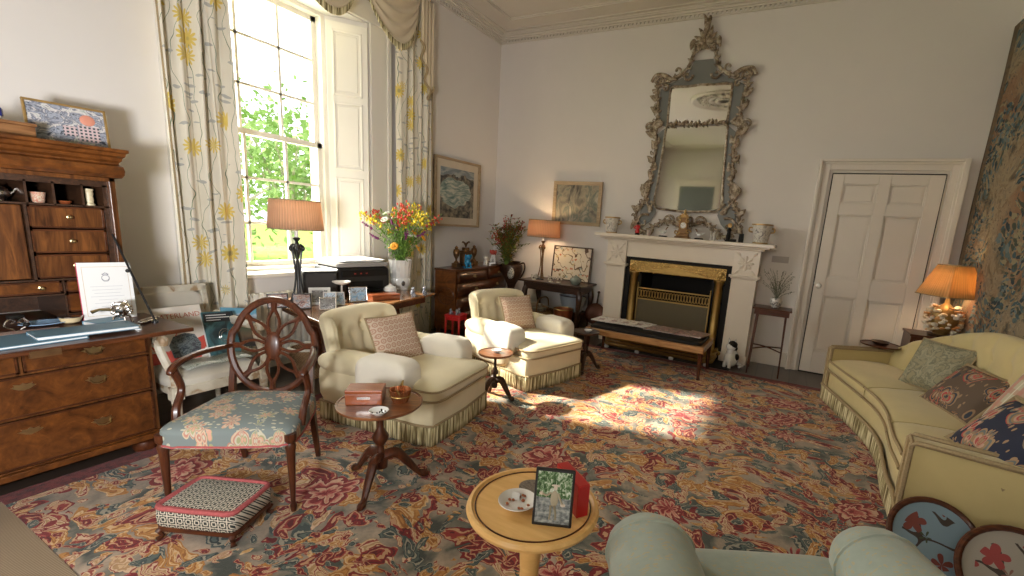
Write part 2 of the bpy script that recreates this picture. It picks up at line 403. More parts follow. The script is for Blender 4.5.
def m_celadon():
    b = NB('celadon_damask', .8, sheen=.3); v = b.co()
    L = b.vor(b.map(b.warp(v, 12, .06), (1, 2.2, 1)), 52); f = b.math('MULTIPLY', b.math('MULTIPLY', b.math('LESS_THAN', L.outputs['Distance'], .34), b.math('GREATER_THAN', b.noise(v, 14, 1), .44)), .8)
    c = b.mix(f, b.mix(b.noise(v, 30, 3), (.27, .32, .275), (.36, .41, .355)), (.42, .36, .22))
    b.col(c); b.bump(b.noise(v, 250, 2), .2, .002); return b.m
M['celadon'] = m_celadon()
def m_geo():
    b = NB('black_white_lattice_weave', .95); v = b.co(); x = b.xyz(v)
    u = b.math('MULTIPLY', b.math('ADD', b.math('ADD', x[0], x[1]), x[2]), 14.); w_ = b.math('MULTIPLY', b.math('SUBTRACT', b.math('SUBTRACT', x[0], x[1]), x[2]), 14.)
    fu = b.math('ABSOLUTE', b.math('SUBTRACT', b.math('FRACT', u), .5)); fv = b.math('ABSOLUTE', b.math('SUBTRACT', b.math('FRACT', w_), .5))
    k = b.math('FRACT', b.math('MULTIPLY', b.math('MAXIMUM', fu, fv), 4.)); k2 = b.math('FRACT', b.math('MULTIPLY', b.math('MINIMUM', fu, fv), 4.))
    on = b.math('GREATER_THAN', b.math('ABSOLUTE', b.math('SUBTRACT', k, k2)), .3)
    b.col(b.mix(on, (.52, .47, .38), (.03, .035, .03))); return b.m
M['geo'] = m_geo()
M['pinkbraid'] = plain('pink_braid', (.40, .09, .09), .9, var=.4, scale=90, bump=.6, bscale=250)
def m_shade(name, c, strength, z):
    b = NB(name, .8); v = b.co(); x = b.xyz(v)
    a = b.math('ARCTAN2', x[1], x[0]); pl = b.math('SINE', b.math('MULTIPLY', a, 60.))
    col = b.mix(b.math('MULTIPLY_ADD', pl, .25, .5), tuple(q*.75 for q in c), c)
    b.col(col); b.bump(pl, .3, .003)
    tr = b.node('ShaderNodeBsdfTranslucent', (col,)); mx = b.node('ShaderNodeMixShader', (.5, b.b.outputs[0], tr.outputs[0]))
    out = [n for n in b.t.nodes if n.type == 'OUTPUT_MATERIAL'][0]; b.t.links.new(mx.outputs[0], out.inputs[0]); return b.m
M['shade'] = m_shade('peach_pleated_silk', (.86, .58, .38), 0, 0)
M['shade_gold'] = m_shade('gold_pleated_silk', (.92, .62, .28), 0, 0)
def emis(name, c, s):
    b = NB(name); b.b.inputs['Emission Color'].default_value = (*c, 1); b.b.inputs['Emission Strength'].default_value = s; b.col(c); return b.m
M['bulb'] = emis('lit_bulb', (1, .75, .45), 25)
def m_image(name, stops, sc=3, dist=1.5, det=4, stretch=(1, 1, 1), kind='Generated', rough=.3, fac='noise'):
    b = NB(name, rough); v = b.map(b.co(kind), stretch)
    b.col(b.ramp(b.noise(v, sc, det, .55, dist), stops)); return b.m
def mirror_mat():
    b = NB('mirror_silvering', .03, 1); b.col((.80, .79, .76)); return b.m
M['mirror'] = mirror_mat()
M['photo1'] = m_image('colour_snapshot', [(.3, (.02, .03, .05)), (.42, (.25, .10, .08)), (.5, (.55, .42, .36)), (.58, (.12, .16, .22)), (.7, (.7, .72, .75))], 5)
M['photo2'] = m_image('black_white_snapshot', [(.35, (.03, .03, .03)), (.48, (.35, .34, .33)), (.55, (.05, .05, .05)), (.7, (.75, .74, .72))], 6)
M['photo3'] = m_image('blue_snapshot', [(.35, (.15, .32, .50)), (.5, (.45, .55, .65)), (.58, (.08, .08, .10)), (.7, (.7, .68, .62))], 4)
# ================================================================== ROOM SHELL
YB, XL, XR, YF, ZC = 5.588, -3.948, 1.46, -2.9, 3.86
struct('floor', MB().box(-4.35, 1.6, -3.05, 5.95, -.12, 0), M['floor'], smooth=False)
struct('ceiling', MB().box(-4.35, 1.6, -3.05, 5.95, ZC, ZC+.12), M['ceil'], smooth=False)
wb = MB()      # fireplace wall with its hearth opening
wb.box(XL-.4, -1.83, YB, 5.95, 0, ZC).box(-.54, XR+.14, YB, 5.95, 0, ZC).box(-1.83, -.54, YB, 5.95, 1.1, ZC)
struct('wall_back', wb, M['wall'], smooth=False)
wl = MB()      # window wall with its tall window opening and one added, unseen, for side fill
def wall_strip(y0, y1, z0=0, z1=ZC): wl.box(-4.35, XL, y0, y1, z0, z1)
wall_strip(-3.05, -2.35); wall_strip(-2.35, -.85, 0, .8); wall_strip(-2.35, -.85, 3.2); wall_strip(-.85, 1.71)
wall_strip(1.71, 3.37, 0, .8); wall_strip(1.71, 3.37, 3.17); wall_strip(3.37, YB)
wl.prism([(-4.35, 3.08), (-4.2, 3.1), (XL, 3.37), (-4.35, 3.37)], .8, 3.17)
wl.prism([(-4.35, 1.71), (XL, 1.71), (-4.2, 1.97), (-4.35, 1.99)], .8, 3.17)
struct('wall_left', wl, M['wall'], smooth=False)
struct('wall_right', MB().box(XR, XR+.14, -3.05, YB, 0, ZC), M['wall'], smooth=False)
wf = MB().box(XL, -1.75, -3.05, YF, 0, ZC).box(-.15, XR, -3.05, YF, 0, ZC).box(-1.75, -.15, -3.05, YF, 0, .75).box(-1.75, -.15, -3.05, YF, 2.75, ZC)  # opening added out of view to let the rear fill lamp in
struct('wall_front', wf, M['wall'], smooth=False)
# cornice with its row of dentils, and the plaster bands of the ceiling
def ring(off0, off1, z0, z1):
    mb = MB()
    a, b = off0, off1
    mb.box(XL+a, XR-a, YB-b, YB-a, z0, z1).box(XL+a, XR-a, YF+a, YF+b, z0, z1)
    mb.box(XL+a, XL+b, YF+b, YB-b, z0, z1).box(XR-b, XR-a, YF+b, YB-b, z0, z1)
    return mb
cor = MB()
for a, b, z0, z1 in ((0, .018, 3.755, 3.77), (0, .03, 3.795, 3.81), (0, .055, 3.81, 3.83), (0, .085, 3.83, 3.843), (0, .10, 3.843, ZC)): cor.merge(ring(a, b, z0, z1))
struct('trim_1', cor, M['ceil'], smooth=False)
dn = MB(); k = 0
for i in range(112):
    x = XL+.02+i*.048; dn.box(x, x+.026, YB-.024, YB, 3.771, 3.795)
for i in range(165):
    y = YB-.04-i*.048; dn.box(XL, XL+.024, y-.026, y, 3.771, 3.795)
struct('trim_2', dn, M['ceil'], smooth=False)
bands = ring(.155, .17, ZC-.012, ZC); bands.merge(ring(.425, .435, ZC-.022, ZC)); bands.merge(ring(.435, .455, ZC-.012, ZC))
struct('trim_3', bands, M['ceil'], smooth=False)
ros = MB().lathe([(.62, 0), (.62, -.02), (.58, -.045), (.53, -.02), (.50, 0)], (-1.5, 1.9, ZC), 48)
ros.lathe([(.30, 0), (.30, -.02), (.27, -.035), (.24, -.012), (.22, 0)], (-1.5, 1.9, ZC), 40)
for k in range(20):
    a = 2*pi*k/20
    for rr, s in ((.40, .035), (.46, .022), (.14, .03), (.34, .02)):
        ros.ell((-1.5+rr*cos(a+rr), 1.9+rr*sin(a+rr), ZC-.012), (s*1.3, s, .028), 8)
struct('trim_4', ros, M['ceil'])
# baseboards
def skirting(name, x0, x1, y0, y1): 
    struct(name, MB().box(x0, x1, y0, y1, 0, .17), M['white'], smooth=False, bevel=.006)
skirting('baseboard_back_1', XL, -2.08, YB-.022, YB); skirting('baseboard_back_2', -.28, .13, YB-.022, YB)
skirting('baseboard_left_1', XL, XL+.022, -2.9, 1.2); skirting('baseboard_left_2', XL, XL+.022, 3.45, YB)
skirting('baseboard_right', XR-.022, XR, YF, YB); skirting('baseboard_front', XL, XR, YF, YF+.022)
# ---------------------------------------------------------------- window
win = MB(); Y0, Y1 = 2.00, 3.06
zr = [.86, 1.24, 1.62, 2.0, 2.38, 2.76, 3.14]; yc = [Y0+(Y1-Y0)*i/3 for i in range(4)]
fr = MB()
fr.box(-4.34, -4.20, Y0-.06, Y0, .8, 3.2).box(-4.34, -4.20, Y1, Y1+.06, .8, 3.2).box(-4.34, -4.20, Y0, Y1, 3.14, 3.2).box(-4.34, -4.1, Y0-.06, Y1+.06, .8, .86)
wf_ = struct('window_1', fr, M['cream'], smooth=False, bevel=.004)
def sash(z0, z1, x, mid):
    s = MB(); s.box(x, x+.035, Y0, Y0+.045, z0, z1).box(x, x+.035, Y1-.045, Y1, z0, z1).box(x, x+.035, Y0, Y1, z0, z0+.045).box(x, x+.035, Y0, Y1, z1-.045, z1)
    for y in yc[1:3]: s.box(x+.003, x+.03, y-.011, y+.011, z0, z1)
    for z in mid: s.box(x+.003, x+.03, Y0, Y1, z-.011, z+.011)
    o = struct('sash', s, M['cream'], wf_, smooth=False)
    g = MB().box(x+.013, x+.017, Y0+.02, Y1-.02, z0+.02, z1-.02); o2 = struct('pane', g, M['glass'], o, smooth=False)
sash(1.975, 3.14, -4.31, (2.38, 2.76)); sash(.86, 2.02, -4.27, (1.24, 1.62))
struct('window_sill', MB().box(-4.2, -3.90, 1.80, 3.24, .80, .835), M['cream'], wf_, smooth=False, bevel=.008)
fr = MB().box(-4.34, -4.24, -2.35, -2.29, .8, 3.2).box(-4.34, -4.24, -.91, -.85, .8, 3.2).box(-4.34, -4.24, -2.35, -.85, 3.14, 3.2).box(-4.34, -4.24, -2.35, -.85, .8, .86)
for y in (-1.96, -1.6, -1.24): fr.box(-4.3, -4.27, y-.011, y+.011, .86, 3.14)
for z in (1.24, 1.62, 2.0, 2.38, 2.76): fr.box(-4.3, -4.27, -2.3, -.9, z-.011, z+.011)
struct('added_window_2', fr, M['cream'], smooth=False)  # unseen frame, added around the opening for the side fill
fr = MB().box(-1.75, -1.69, -3.0, -2.92, .75, 2.75).box(-.21, -.15, -3.0, -2.92, .75, 2.75).box(-1.75, -.15, -3.0, -2.92, 2.69, 2.75).box(-1.75, -.15, -3.0, -2.92, .75, .81).box(-.97, -.93, -2.98, -2.94, .8, 2.7).box(-1.7, -.2, -2.98, -2.94, 1.73, 1.77)
struct('added_window_3', fr, M['cream'], smooth=False)  # unseen frame, added with the rear fill lamp
# panelled shutter folded back against the splayed reveal
def shutter(p0, p1, name, flip=1):
    d = Vector((p1[0]-p0[0], p1[1]-p0[1], 0)); L = d.length; a = math.atan2(d.y, d.x)
    Mx = T(p0[0], p0[1], 0, a); mb = MB(); t = .035*flip
    lo, hi = sorted((0, t))
    mb.box(0, L, lo, hi, .85, 3.12, Mx)
    for z0, z1 in ((.92, 1.72), (1.80, 2.42), (2.48, 3.05)):
        r = lambda x0, x1, q0, q1, dd: mb.box(x0, x1, *sorted((t, t+dd*flip)), q0, q1, Mx)
        r(.05, L-.05, z0, z0+.018, .010); r(.05, L-.05, z1-.018, z1, .010); r(.05, .068, z0, z1, .010); r(L-.068, L-.05, z0, z1, .010)
        r(.09, L-.09, z0+.04, z1-.04, .006)
    o = struct(name, mb, M['cream'], smooth=False, bevel=.003); o['kind'] = 'structure'
    return o
shutter((-4.18, 3.10), (XL, 3.37), 'trim_5', -1); shutter((-4.18, 1.96), (XL, 1.71), 'trim_6', 1)
arch = MB().box(XL, XL+.03, 3.385, 3.58, 0, 3.18).box(XL, XL+.045, 3.58, 3.63, 0, 3.18).box(XL, XL+.03, 1.68, 1.705, 0, 3.18).box(XL, XL+.03, 1.66, 3.65, 3.18, 3.375)
struct('trim_7', arch, M['cream'], smooth=False, bevel=.005)
# ---------------------------------------------------------------- door
D0, D1, DZ = .22, 1.18, 2.112
dm = MB().box(D0+.035, D1, YB-.02, YB+.02, .01, DZ)
def dpanel(x0, x1, z0, z1):
    for a, b, c, d in ((x0, x1, z0, z0+.014), (x0, x1, z1-.014, z1), (x0, x0+.014, z0, z1), (x1-.014, x1, z0, z1)): dm.box(a, b, YB-.028, YB-.018, c, d)
    dm.box(x0+.045, x1-.045, YB-.028, YB-.018, z0+.045, z1-.045)
door = struct('door_1', dm, M['white'], smooth=False, bevel=.004)
def frame_panel(x0, x1, z0, z1):
    m = MB()
    m.prism([(x0, z0), (x1, z0), (x1, z1), (x0, z1)], 0, 1)
# sunk panels: rails and stiles stand proud of the slab
st = MB(); yf = YB-.045
P = [(.37, .66, 1.82, 2.015), (.765, 1.06, 1.82, 2.015), (.37, .655, 1.06, 1.712), (.765, 1.055, 1.06, 1.712), (.355, .66, .25, .865), (.75, 1.05, .25, .865)]
xs = [D0+.035, .36, .66, .76, 1.06, D1]
st.box(xs[0], xs[1], yf, YB-.02, .01, DZ).box(xs[2], xs[3], yf, YB-.02, .01, DZ).box(xs[4], xs[5], yf, YB-.02, .01, DZ)
for x0, x1 in ((xs[1], xs[2]), (xs[3], xs[4])):
    for z0, z1 in ((.01, .25), (.865, 1.06), (1.712, 1.82), (2.015, DZ)): st.box(x0, x1, yf, YB-.02, z0, z1)
    for z0, z1 in ((.25, .865), (1.06, 1.712), (1.82, 2.015)):
        for q in ((x0, x0+.012, z0, z1), (x1-.012, x1, z0, z1), (x0+.012, x1-.012, z0, z0+.012), (x0+.012, x1-.012, z1-.012, z1)): st.box(q[0], q[1], yf+.008, YB-.02, q[2], q[3])
        st.box(x0+.03, x1-.03, YB-.028, YB-.02, z0+.03, z1-.03)
struct('door_panel', st, M['white'], door, smooth=False, bevel=.003)
gp = MB().box(D0+.029, D0+.037, YB-.047, YB-.01, 0, DZ).box(D1-.002, D1+.004, YB-.047, YB-.01, 0, DZ+.004).box(D0+.03, D1, YB-.047, YB-.01, DZ-.002, DZ+.006).box(D0+.03, D1, YB-.05, YB-.01, 0, .012)
struct('door_gap_shade', gp, M['soot'], door, smooth=False)  # black strips stand in for the shade in the gap around the door
kn = MB().lathe([(.022, 0), (.022, .006), (.008, .01), (.008, .03), (.024, .04), (.028, .052), (.022, .064), (0, .068)], M=T(.30, yf, .965, rx=R(90)))
kn.lathe([(.010, 0), (.010, .004), (0, .005)], M=T(.262, yf, .985, rx=R(90)))
struct('door_handle', kn, M['china'], door)
cs = MB()      # architrave
for w0, w1, p in ((0, .028, .030), (.028, .085, .052), (.085, .105, .068), (.105, .132, .085)):
    cs.box(D0-w1+.03, D0-w0+.03, YB-p, YB, 0, DZ+.01+w1); cs.box(D1+w0, D1+w1+.02, YB-p, YB, 0, DZ+.01+w1); cs.box(D0-w0+.03, D1+w0, YB-p, YB, DZ+.01+w0, DZ+.01+w1)
struct('door_frame', cs, M['white'], door, smooth=False, bevel=.004)
# doorway seen in the mirror, on the wall behind the camera
dr = MB().box(-3.4, -3.25, YF, YF+.06, 0, 2.95).box(-2.25, -2.1, YF, YF+.06, 0, 2.95).box(-3.4, -2.1, YF, YF+.07, 2.8, 2.98)
struct('door_2', dr, M['white'], smooth=False, bevel=.004)
bpy.data.objects['door_2']
struct('door_leaf', MB().box(-3.25, -2.25, YF, YF+.03, 0, 2.8), plain('grey_blue_door', (.16, .18, .18), .5), bpy.data.objects['door_2'], smooth=False)
struct('trim_8', MB().box(-.19, -.02, YB-.008, YB, 1.165, 1.235), plain('vent_grey', (.42, .38, .36), .6), smooth=False)
# ---------------------------------------------------------------- carpets
rug = single('floral_rug', MB().box(-2.16, 2.16, -2.205, 2.205, 0, .012), M['rug'], 'large crimson, gold and grey-blue floral rug covering the floor', 'rug', (-.9, 2.735, 0), smooth=False)
single('sisal_carpet', MB().box(-1.4, 2.0, -1.5, .03, 0, .010), M['sisal'], 'plain beige ribbed carpet at the corner in front of the bureau', 'carpet', (-1.6, .49, .0), rz=R(-.5), smooth=False)
single('wall_tapestry', MB().grid(lambda u, v: (.006*sin(u*30)+.004*sin(v*9), -2.0+u*3.97-.03*v*0, .35+v*3.0), 60, 8), M['tapestry'], 'old blue-green and brown woven tapestry hanging behind the sofa', 'tapestry', (1.43, 3.59, 0), solid=.012)
# ---------------------------------------------------------------- outside the window
def m_lawn():
    b = NB('lawn_grass', 1, spec=0); v = b.co(); b.col(b.mix(b.noise(v, 3, 5), (.14, .24, .05), (.26, .38, .10))); return b.m
gl = MB().grid(lambda u, v: (-60+u*55.6, -30+v*90, -.6+.15*sin(u*9)*cos(v*14)), 30, 30)
o = single('lawn', gl, m_lawn(), 'sunlit grass lawn outside the window', 'lawn', kind='stuff')
M['bark'] = plain('pale_bark', (.40, .36, .28), .9, var=.3, scale=9)
def m_leaf():
    b = NB('spring_leaves', .8, spec=.1); v = b.co(); b.col(b.mix(b.noise(v, 2.5, 3), (.12, .24, .05), (.34, .46, .17)))
    return b.m
M['leaf'] = m_leaf()
def tree(x, y, h, r, label, seed):
    rnd = random.Random(seed); t = thing('garden_tree', label, 'tree', (x, y, -.6), group='trees outside the window')
    tr = MB(); tips = []
    tr.tube(spline([(0, 0, 0), (.1, .05, h*.25), (-.05, .1, h*.5)]), ease([.14, .11, .08], 6), 8)
    for k in range(9):
        a = rnd.uniform(0, 6.28); q = rnd.uniform(.5, .95)*r; z = h*rnd.uniform(.5, .92); s = h*rnd.uniform(.15, .45)
        pts = spline([(0, .05, s), (q*.45*cos(a), q*.45*sin(a), lerp(s, z, .6)), (q*cos(a), q*sin(a), z)], 5)
        tr.tube(pts, [lerp(.06, .015, i/(len(pts)-1)) for i in range(len(pts))], 6); tips += pts[3:]
    part('trunk', tr, M['bark'], t)
    lf = MB()
    for k in range(1500):
        if rnd.random() < .6: c = rnd.choice(tips)
        else:
            c = Vector((rnd.gauss(0, r*.45), rnd.gauss(0, r*.45), h*rnd.uniform(.3, 1)))
        c = c+Vector((rnd.gauss(0, r*.16), rnd.gauss(0, r*.16), rnd.gauss(0, r*.14))); s = rnd.uniform(.05, .11)*r/1.6
        Mx = Matrix.Translation(c) @ Matrix.Rotation(rnd.uniform(0, 6.28), 4, Vector((rnd.gauss(0, 1), rnd.gauss(0, 1), rnd.gauss(0, 1))).normalized())
        lf.add([(-s, 0, 0), (0, -s*.6, .01), (s, 0, 0), (0, s*.6, .01)], [(0, 1, 2, 3)], Mx)
    part('foliage', lf, M['leaf'], t, smooth=False)
for i, (x, y, h, r, lb) in enumerate(((-10.5, 5.1, 3.6, 1.5, 'small pale-barked tree nearest outside the window'), (-13.5, 8.6, 5.0, 2.2, 'bushy light green tree behind the right-hand panes'),
        (-15, 4.6, 4.6, 2.3, 'green tree seen through the left-hand panes'), (-17, 12, 6.0, 2.6, 'taller green tree at the right edge of the window view'), (-20, 7.5, 6.5, 3.0, 'farthest green tree beyond the lawn'))): tree(x, y, h, r, lb, i+3)
rv = MB().box(-4.85, -4.45, 3.36, 3.46, -.4, 3.6)
struct('wall_outside', rv, plain('pale_stone', (.72, .62, .46), .9, var=.05), smooth=False)
# ---------------------------------------------------------------- radiator
rad = thing('radiator', 'white ribbed column radiator below the window', 'radiator', (-3.84, 2.55, 0))
rb = MB()
for i in range(26): rb.pad((0, -.69+i*.055, .40), (.045, .021, .29), .5, .35, 12, 8)
rb.tube([(0, -.72, .16), (0, .72, .16)], .022); rb.tube([(0, -.72, .63), (0, .72, .63)], .022)
part('radiator_columns', rb, M['cream'], rad)
part('radiator_valve', MB().tube([(0, .7, .16), (0, .77, .16), (0, .77, 0)], .012).lathe([(.02, 0), (.022, .05), (0, .06)], (0, .77, .16)), M['silver'], rad)
for y_ in (-.64, .64): part('foot', MB().box(-.03, .03, y_-.02, y_+.02, 0, .12), M['cream'], rad)
# ---------------------------------------------------------------- curtains and swags
def curtain(name, label, loc, w, ztop, folds, amp, seed, trim_side):
    t = thing(name, label, 'curtain', loc, group='floral window curtains')
    rnd = random.Random(seed); ph = [rnd.uniform(0, 6.28) for _ in range(4)]
    def f(u, v):
        y = (u-.5)*w*(1+.05*sin(v*3)); x = amp*(sin(u*folds*2*pi+ph[0]+.4*sin(v*4))*.7+.4*sin(u*folds*pi*3.1+ph[1]+v))
        return (x*(.7+.3*v), y+.012*sin(u*20+v*5), v*ztop+.01)
    part('curtain_cloth', MB().grid(f, 120, 14), M['curtain'], t, solid=.004)
    e = MB().tube([(Vector(f(trim_side, v/20))+Vector((.006, 0, 0))) for v in range(21)], .008, 6)
    part('edge_braid', e, M['braid'], t); return t
curtain('floral_curtain', 'floor-length floral curtain between the bureau and the window', (-3.78, 1.84, 0), .42, 3.55, 4.5, .05, 1, 0)
curtain('floral_curtain', 'narrow floral curtain beside the seascape picture', (-3.84, 3.90, 0), .47, 3.6, 4.5, .045, 5, 1)
def swag(loc, y0, y1, zt, drop, label, seed, tail=False):
    t = thing('pelmet_swag', label, 'swag', loc, group='draped pelmet swags over the window')
    def f(u, v):
        y = lerp(y0, y1, u); s = sin(pi*u)**.62
        y = lerp(y, lerp(y0, y1, .5)+(y-lerp(y0, y1, .5))*.9, v)
        z = zt-.05*v-drop*s*(v**.9); x = .05+.10*s*(.35+.65*v)+.022*sin(v*26+2*u)*s
        return (x, y, z)
    part('draped_cloth', MB().grid(f, 36, 44), M['swag'], t, solid=.003)
    fg = MB().grid(lambda u, v: (f(u, 1)[0]+.004*sin(u*190), f(u, 1)[1], f(u, 1)[2]-.06*v*(.35+.65*sin(pi*u)**.4)), 190, 2)
    part('fringe', fg, M['fringe'], t, solid=.002)
    return t
swag((-3.86, 0, 0), 2.40, 3.18, 3.52, .42, 'gold-cream draped swag over the middle of the window top', 1)
swag((-3.83, 0, 0), 3.10, 3.90, 3.60, .53, 'deep gold-cream swag at the right-hand end of the window top', 2)
swag((-3.86, 0, 0), 1.66, 2.46, 3.52, .42, 'gold-cream swag at the left-hand end of the window top', 3)
def jabot(y, label):
    t = thing('pelmet_tail', label, 'swag tail', (-3.80, y, 0), group='hanging tails of the pelmet')
    def f(u, v): 
        L = lerp(.95, .40, abs(u-.75)*1.3) if u < .75 else lerp(.95, .8, (u-.75)*4)
        return (.03+.03*sin(u*22), (u-.5)*.17, 3.6-v*L)
    part('pleated_cloth', MB().grid(f, 40, 8), M['swag'], t, solid=.003)
    part('fringe', MB().tube([(Vector(f(i/40, 1))+Vector((.004, 0, 0))) for i in range(41)], .014, 6), M['braid'], t)
single('pelmet_board', MB().box(XL+.001, -3.87, 1.62, 4.06, 3.38, 3.80).box(XL+.001, -3.82, 1.60, 4.08, 3.78, 3.84), M['swag'], 'gold-cream fabric-covered pelmet board over the window', 'pelmet', (-3.9, 2.85, 3.42), world=True, smooth=False)
jabot(3.98, 'gold-cream pleated tail hanging over the right-hand curtain')
jabot(1.63, 'gold-cream pleated tail hanging over the left-hand curtain')
# ================================================================== BUREAU (fall-front secretaire)
def batwing(mb, y, z, x, s=1., bail=True):
    Mx = T(x, y, z)
    pl = [(0, -.018), (.02, -.012), (.045, .004), (.03, .008), (.034, .018), (.012, .012), (0, .02), (-.012, .012), (-.034, .018), (-.03, .008), (-.045, .004), (-.02, -.012)]
    q = Matrix(((0, 0, 1, 0), (1, 0, 0, 0), (0, 1, 0, 0), (0, 0, 0, 1)))
    mb.prism([(a*s, b*s) for a, b in pl], 0, .003, Mx @ q)
    if bail: mb.tube([(.004, -.028*s, .004), (.018, -.022*s, -.012*s), (.02, 0, -.018*s), (.018, .022*s, -.012*s), (.004, .028*s, .004)], .0032, 6, Mx)
bur = thing('secretaire_bureau', 'tall burr-walnut secretaire with its writing flap lowered, against the left wall', 'bureau', (-3.35, .65, 0))
c = MB().box(-3.65, -3.03, .17, 1.135, .115, .72); part('carcass', c, M['walnutz'], bur, True, smooth=False, bevel=.004)
pl = MB().box(-3.67, -3.005, .15, 1.155, .085, .118).box(-3.66, -3.018, .16, 1.145, .118, .128)
part('base_moulding', pl, M['burl'], bur, True, smooth=False, bevel=.006)
part('top_moulding', MB().box(-3.66, -3.015, .16, 1.145, .715, .742), M['walnut'], bur, True, smooth=False, bevel=.006)
for x, y in ((-3.09, 1.08), (-3.09, .22), (-3.6, 1.08), (-3.6, .22)):
    part('bun_foot', MB().lathe([(.03, 0), (.05, .01), (.058, .035), (.05, .06), (.03, .07), (.034, .088)], (x, y, 0)), M['mahog'], bur, True)
def drawer(y0, y1, z0, z1, x, parent, mat_, handles=(), esc=(), knob=(), t=.014):
    d = part('drawer', MB().box(x-.02, x+t, y0, y1, z0, z1), mat_, parent, True, smooth=False, bevel=.004)
    cb = MB()
    for a in ((y0, y1, z0, z0+.008), (y0, y1, z1-.008, z1), (y0, y0+.008, z0, z1), (y1-.008, y1, z0, z1)): cb.box(x, x+t+.003, *a)
    child('cross_banding', MB().merge(cb, Matrix.Translation(-parent.location)), M['walnut'], d, smooth=False)
    for y, z in handles:
        m = MB(); batwing(m, y, z, x+t); child('handle', MB().merge(m, Matrix.Translation(-parent.location)), M['brassold'], d)
    for y, z in esc:
        m = MB(); batwing(m, y, z, x+t, .9, False); child('escutcheon', MB().merge(m, Matrix.Translation(-parent.location)), M['brassold'], d)
    for y, z in knob:
        m = MB().lathe([(.010, 0), (.010, .002), (.004, .004), (.004, .012), (.009, .018), (.006, .023), (0, .024)], M=T(x+t, y, z, ry=R(90)))
        child('knob', MB().merge(m, Matrix.Translation(-parent.location)), M['brassold'], d)
drawer(.20, 1.11, .135, .362, -3.03, bur, M['burl'], ((.40, .262), (.90, .262)), ((.655, .30),))
drawer(.20, 1.11, .375, .565, -3.03, bur, M['burl'], ((.40, .485), (.90, .485)), ((.655, .515),))
drawer(.20, .648, .578, .708, -3.03, bur, M['burl'], ((.42, .635),))
drawer(.665, 1.11, .578, .708, -3.03, bur, M['burl'], ((.90, .635),))
fl = part('writing_flap', MB().box(-3.17, -2.65, .155, 1.17, .745, .766), M['walnut'], bur, True, smooth=False, bevel=.004)
child('lock', MB().box(.70-.012, .704, -.045, .045, .732, .760), M['bronze'], fl, smooth=False)
# upper case: sides, back, shelves, pigeonholes
up = MB().box(-3.72, -3.15, .17, .195, .766, 1.48).box(-3.72, -3.15, 1.08, 1.105, .766, 1.48).box(-3.72, -3.70, .17, 1.105, .766, 1.48).box(-3.72, -3.15, .17, 1.105, 1.46, 1.48)
part('upper_case', up, M['walnutz'], bur, True, smooth=False, bevel=.003)
ins = MB(); xf = -3.175
ins.box(-3.70, xf, .195, 1.08, 1.328, 1.336).box(-3.70, xf, .195, 1.08, .968, .976).box(-3.70, xf, .195, 1.08, 1.432, 1.46)
for y in (.43, .64, .795, .885, .985): ins.box(-3.55, xf, y-.004, y+.004, 1.33, 1.44)
ins.box(-3.55, xf, .780, .790, .97, 1.33).box(-3.55, xf, .50, .51, .97, 1.33).box(-3.70, xf, 1.060, 1.08, .766, 1.44).box(-3.55, xf, .872, .878, .766, .97).box(-3.70, xf, .878, 1.07, .766, .80)
ins.box(-3.57, -3.55, .195, 1.08, .766, 1.44).box(-3.55, xf, .195, .878, .895, .902)
part('pigeonholes', ins, M['dark'], bur, True, smooth=False)
drawer(.793, 1.058, 1.222, 1.324, -3.20, bur, M['walnutz'], knob=((.93, 1.275),))
drawer(.793, 1.058, 1.102, 1.214, -3.20, bur, M['walnutz'], knob=((.93, 1.158),))
drawer(.793, 1.058, .980, 1.094, -3.20, bur, M['walnutz'], knob=((.93, 1.038),))
drawer(.515, .870, .905, .964, -3.20, bur, M['burl'], knob=((.80, .935),))
drawer(.881, 1.058, .905, .964, -3.20, bur, M['burl'], knob=((.975, .935),))
drawer(.881, 1.058, .805, .898, -3.20, bur, M['burl'], knob=((.975, .85),))
dd = part('cupboard_door', MB().box(-3.22, -3.186, .515, .776, .98, 1.324), M['walnutz'], bur, True, smooth=False, bevel=.004)
for y0, y1 in ((.20, .50),):
    for z0 in (.98, 1.10, 1.22): drawer(y0, y1, z0, z0+.105, -3.20, bur, M['walnutz'], knob=((.35, z0+.05),))
prof = [(-3.15, 1.478), (-3.118, 1.482), (-3.103, 1.497), (-3.098, 1.518), (-3.105, 1.538), (-3.125, 1.548), (-3.125, 1.556), (-3.11, 1.566), (-3.105, 1.58), (-3.09, 1.588), (-3.085, 1.602), (-3.07, 1.608), (-3.07, 1.622)]
cm = MB(); n = len(prof)
vs = []
for x, z in prof:
    o = (x+3.15)*.45; vs += [(-3.74, 1.108+o, z), (x, 1.108+o, z), (x, .17-o, z), (-3.74, .17-o, z)]
fs = [(i*4+j, i*4+j+1, (i+1)*4+j+1, (i+1)*4+j) for i in range(n-1) for j in range(3)]
fs += [(0, 3, 2, 1), tuple((n-1)*4+k for k in range(4))] + [(i*4+3, i*4, (i+1)*4, (i+1)*4+3) for i in range(n-1)]
cm.add(vs, fs); part('cornice', cm, M['burl'], bur, True, ang=25)
for y in (1.075, .20):
    sy = MB().tube([(-3.165, y, 1.195), (-3.05, y+.01, 1.03), (-3.03, y+.01, 1.005), (-2.87, y+.025, .775)], .0055, 6).lathe([(.014, 0), (.014, .01), (0, .012)], (-2.87, y+.025, .766), 10).ell((-3.04, y, 1.018), .010)
    part('flap_stay', sy, M['black'], bur, True)

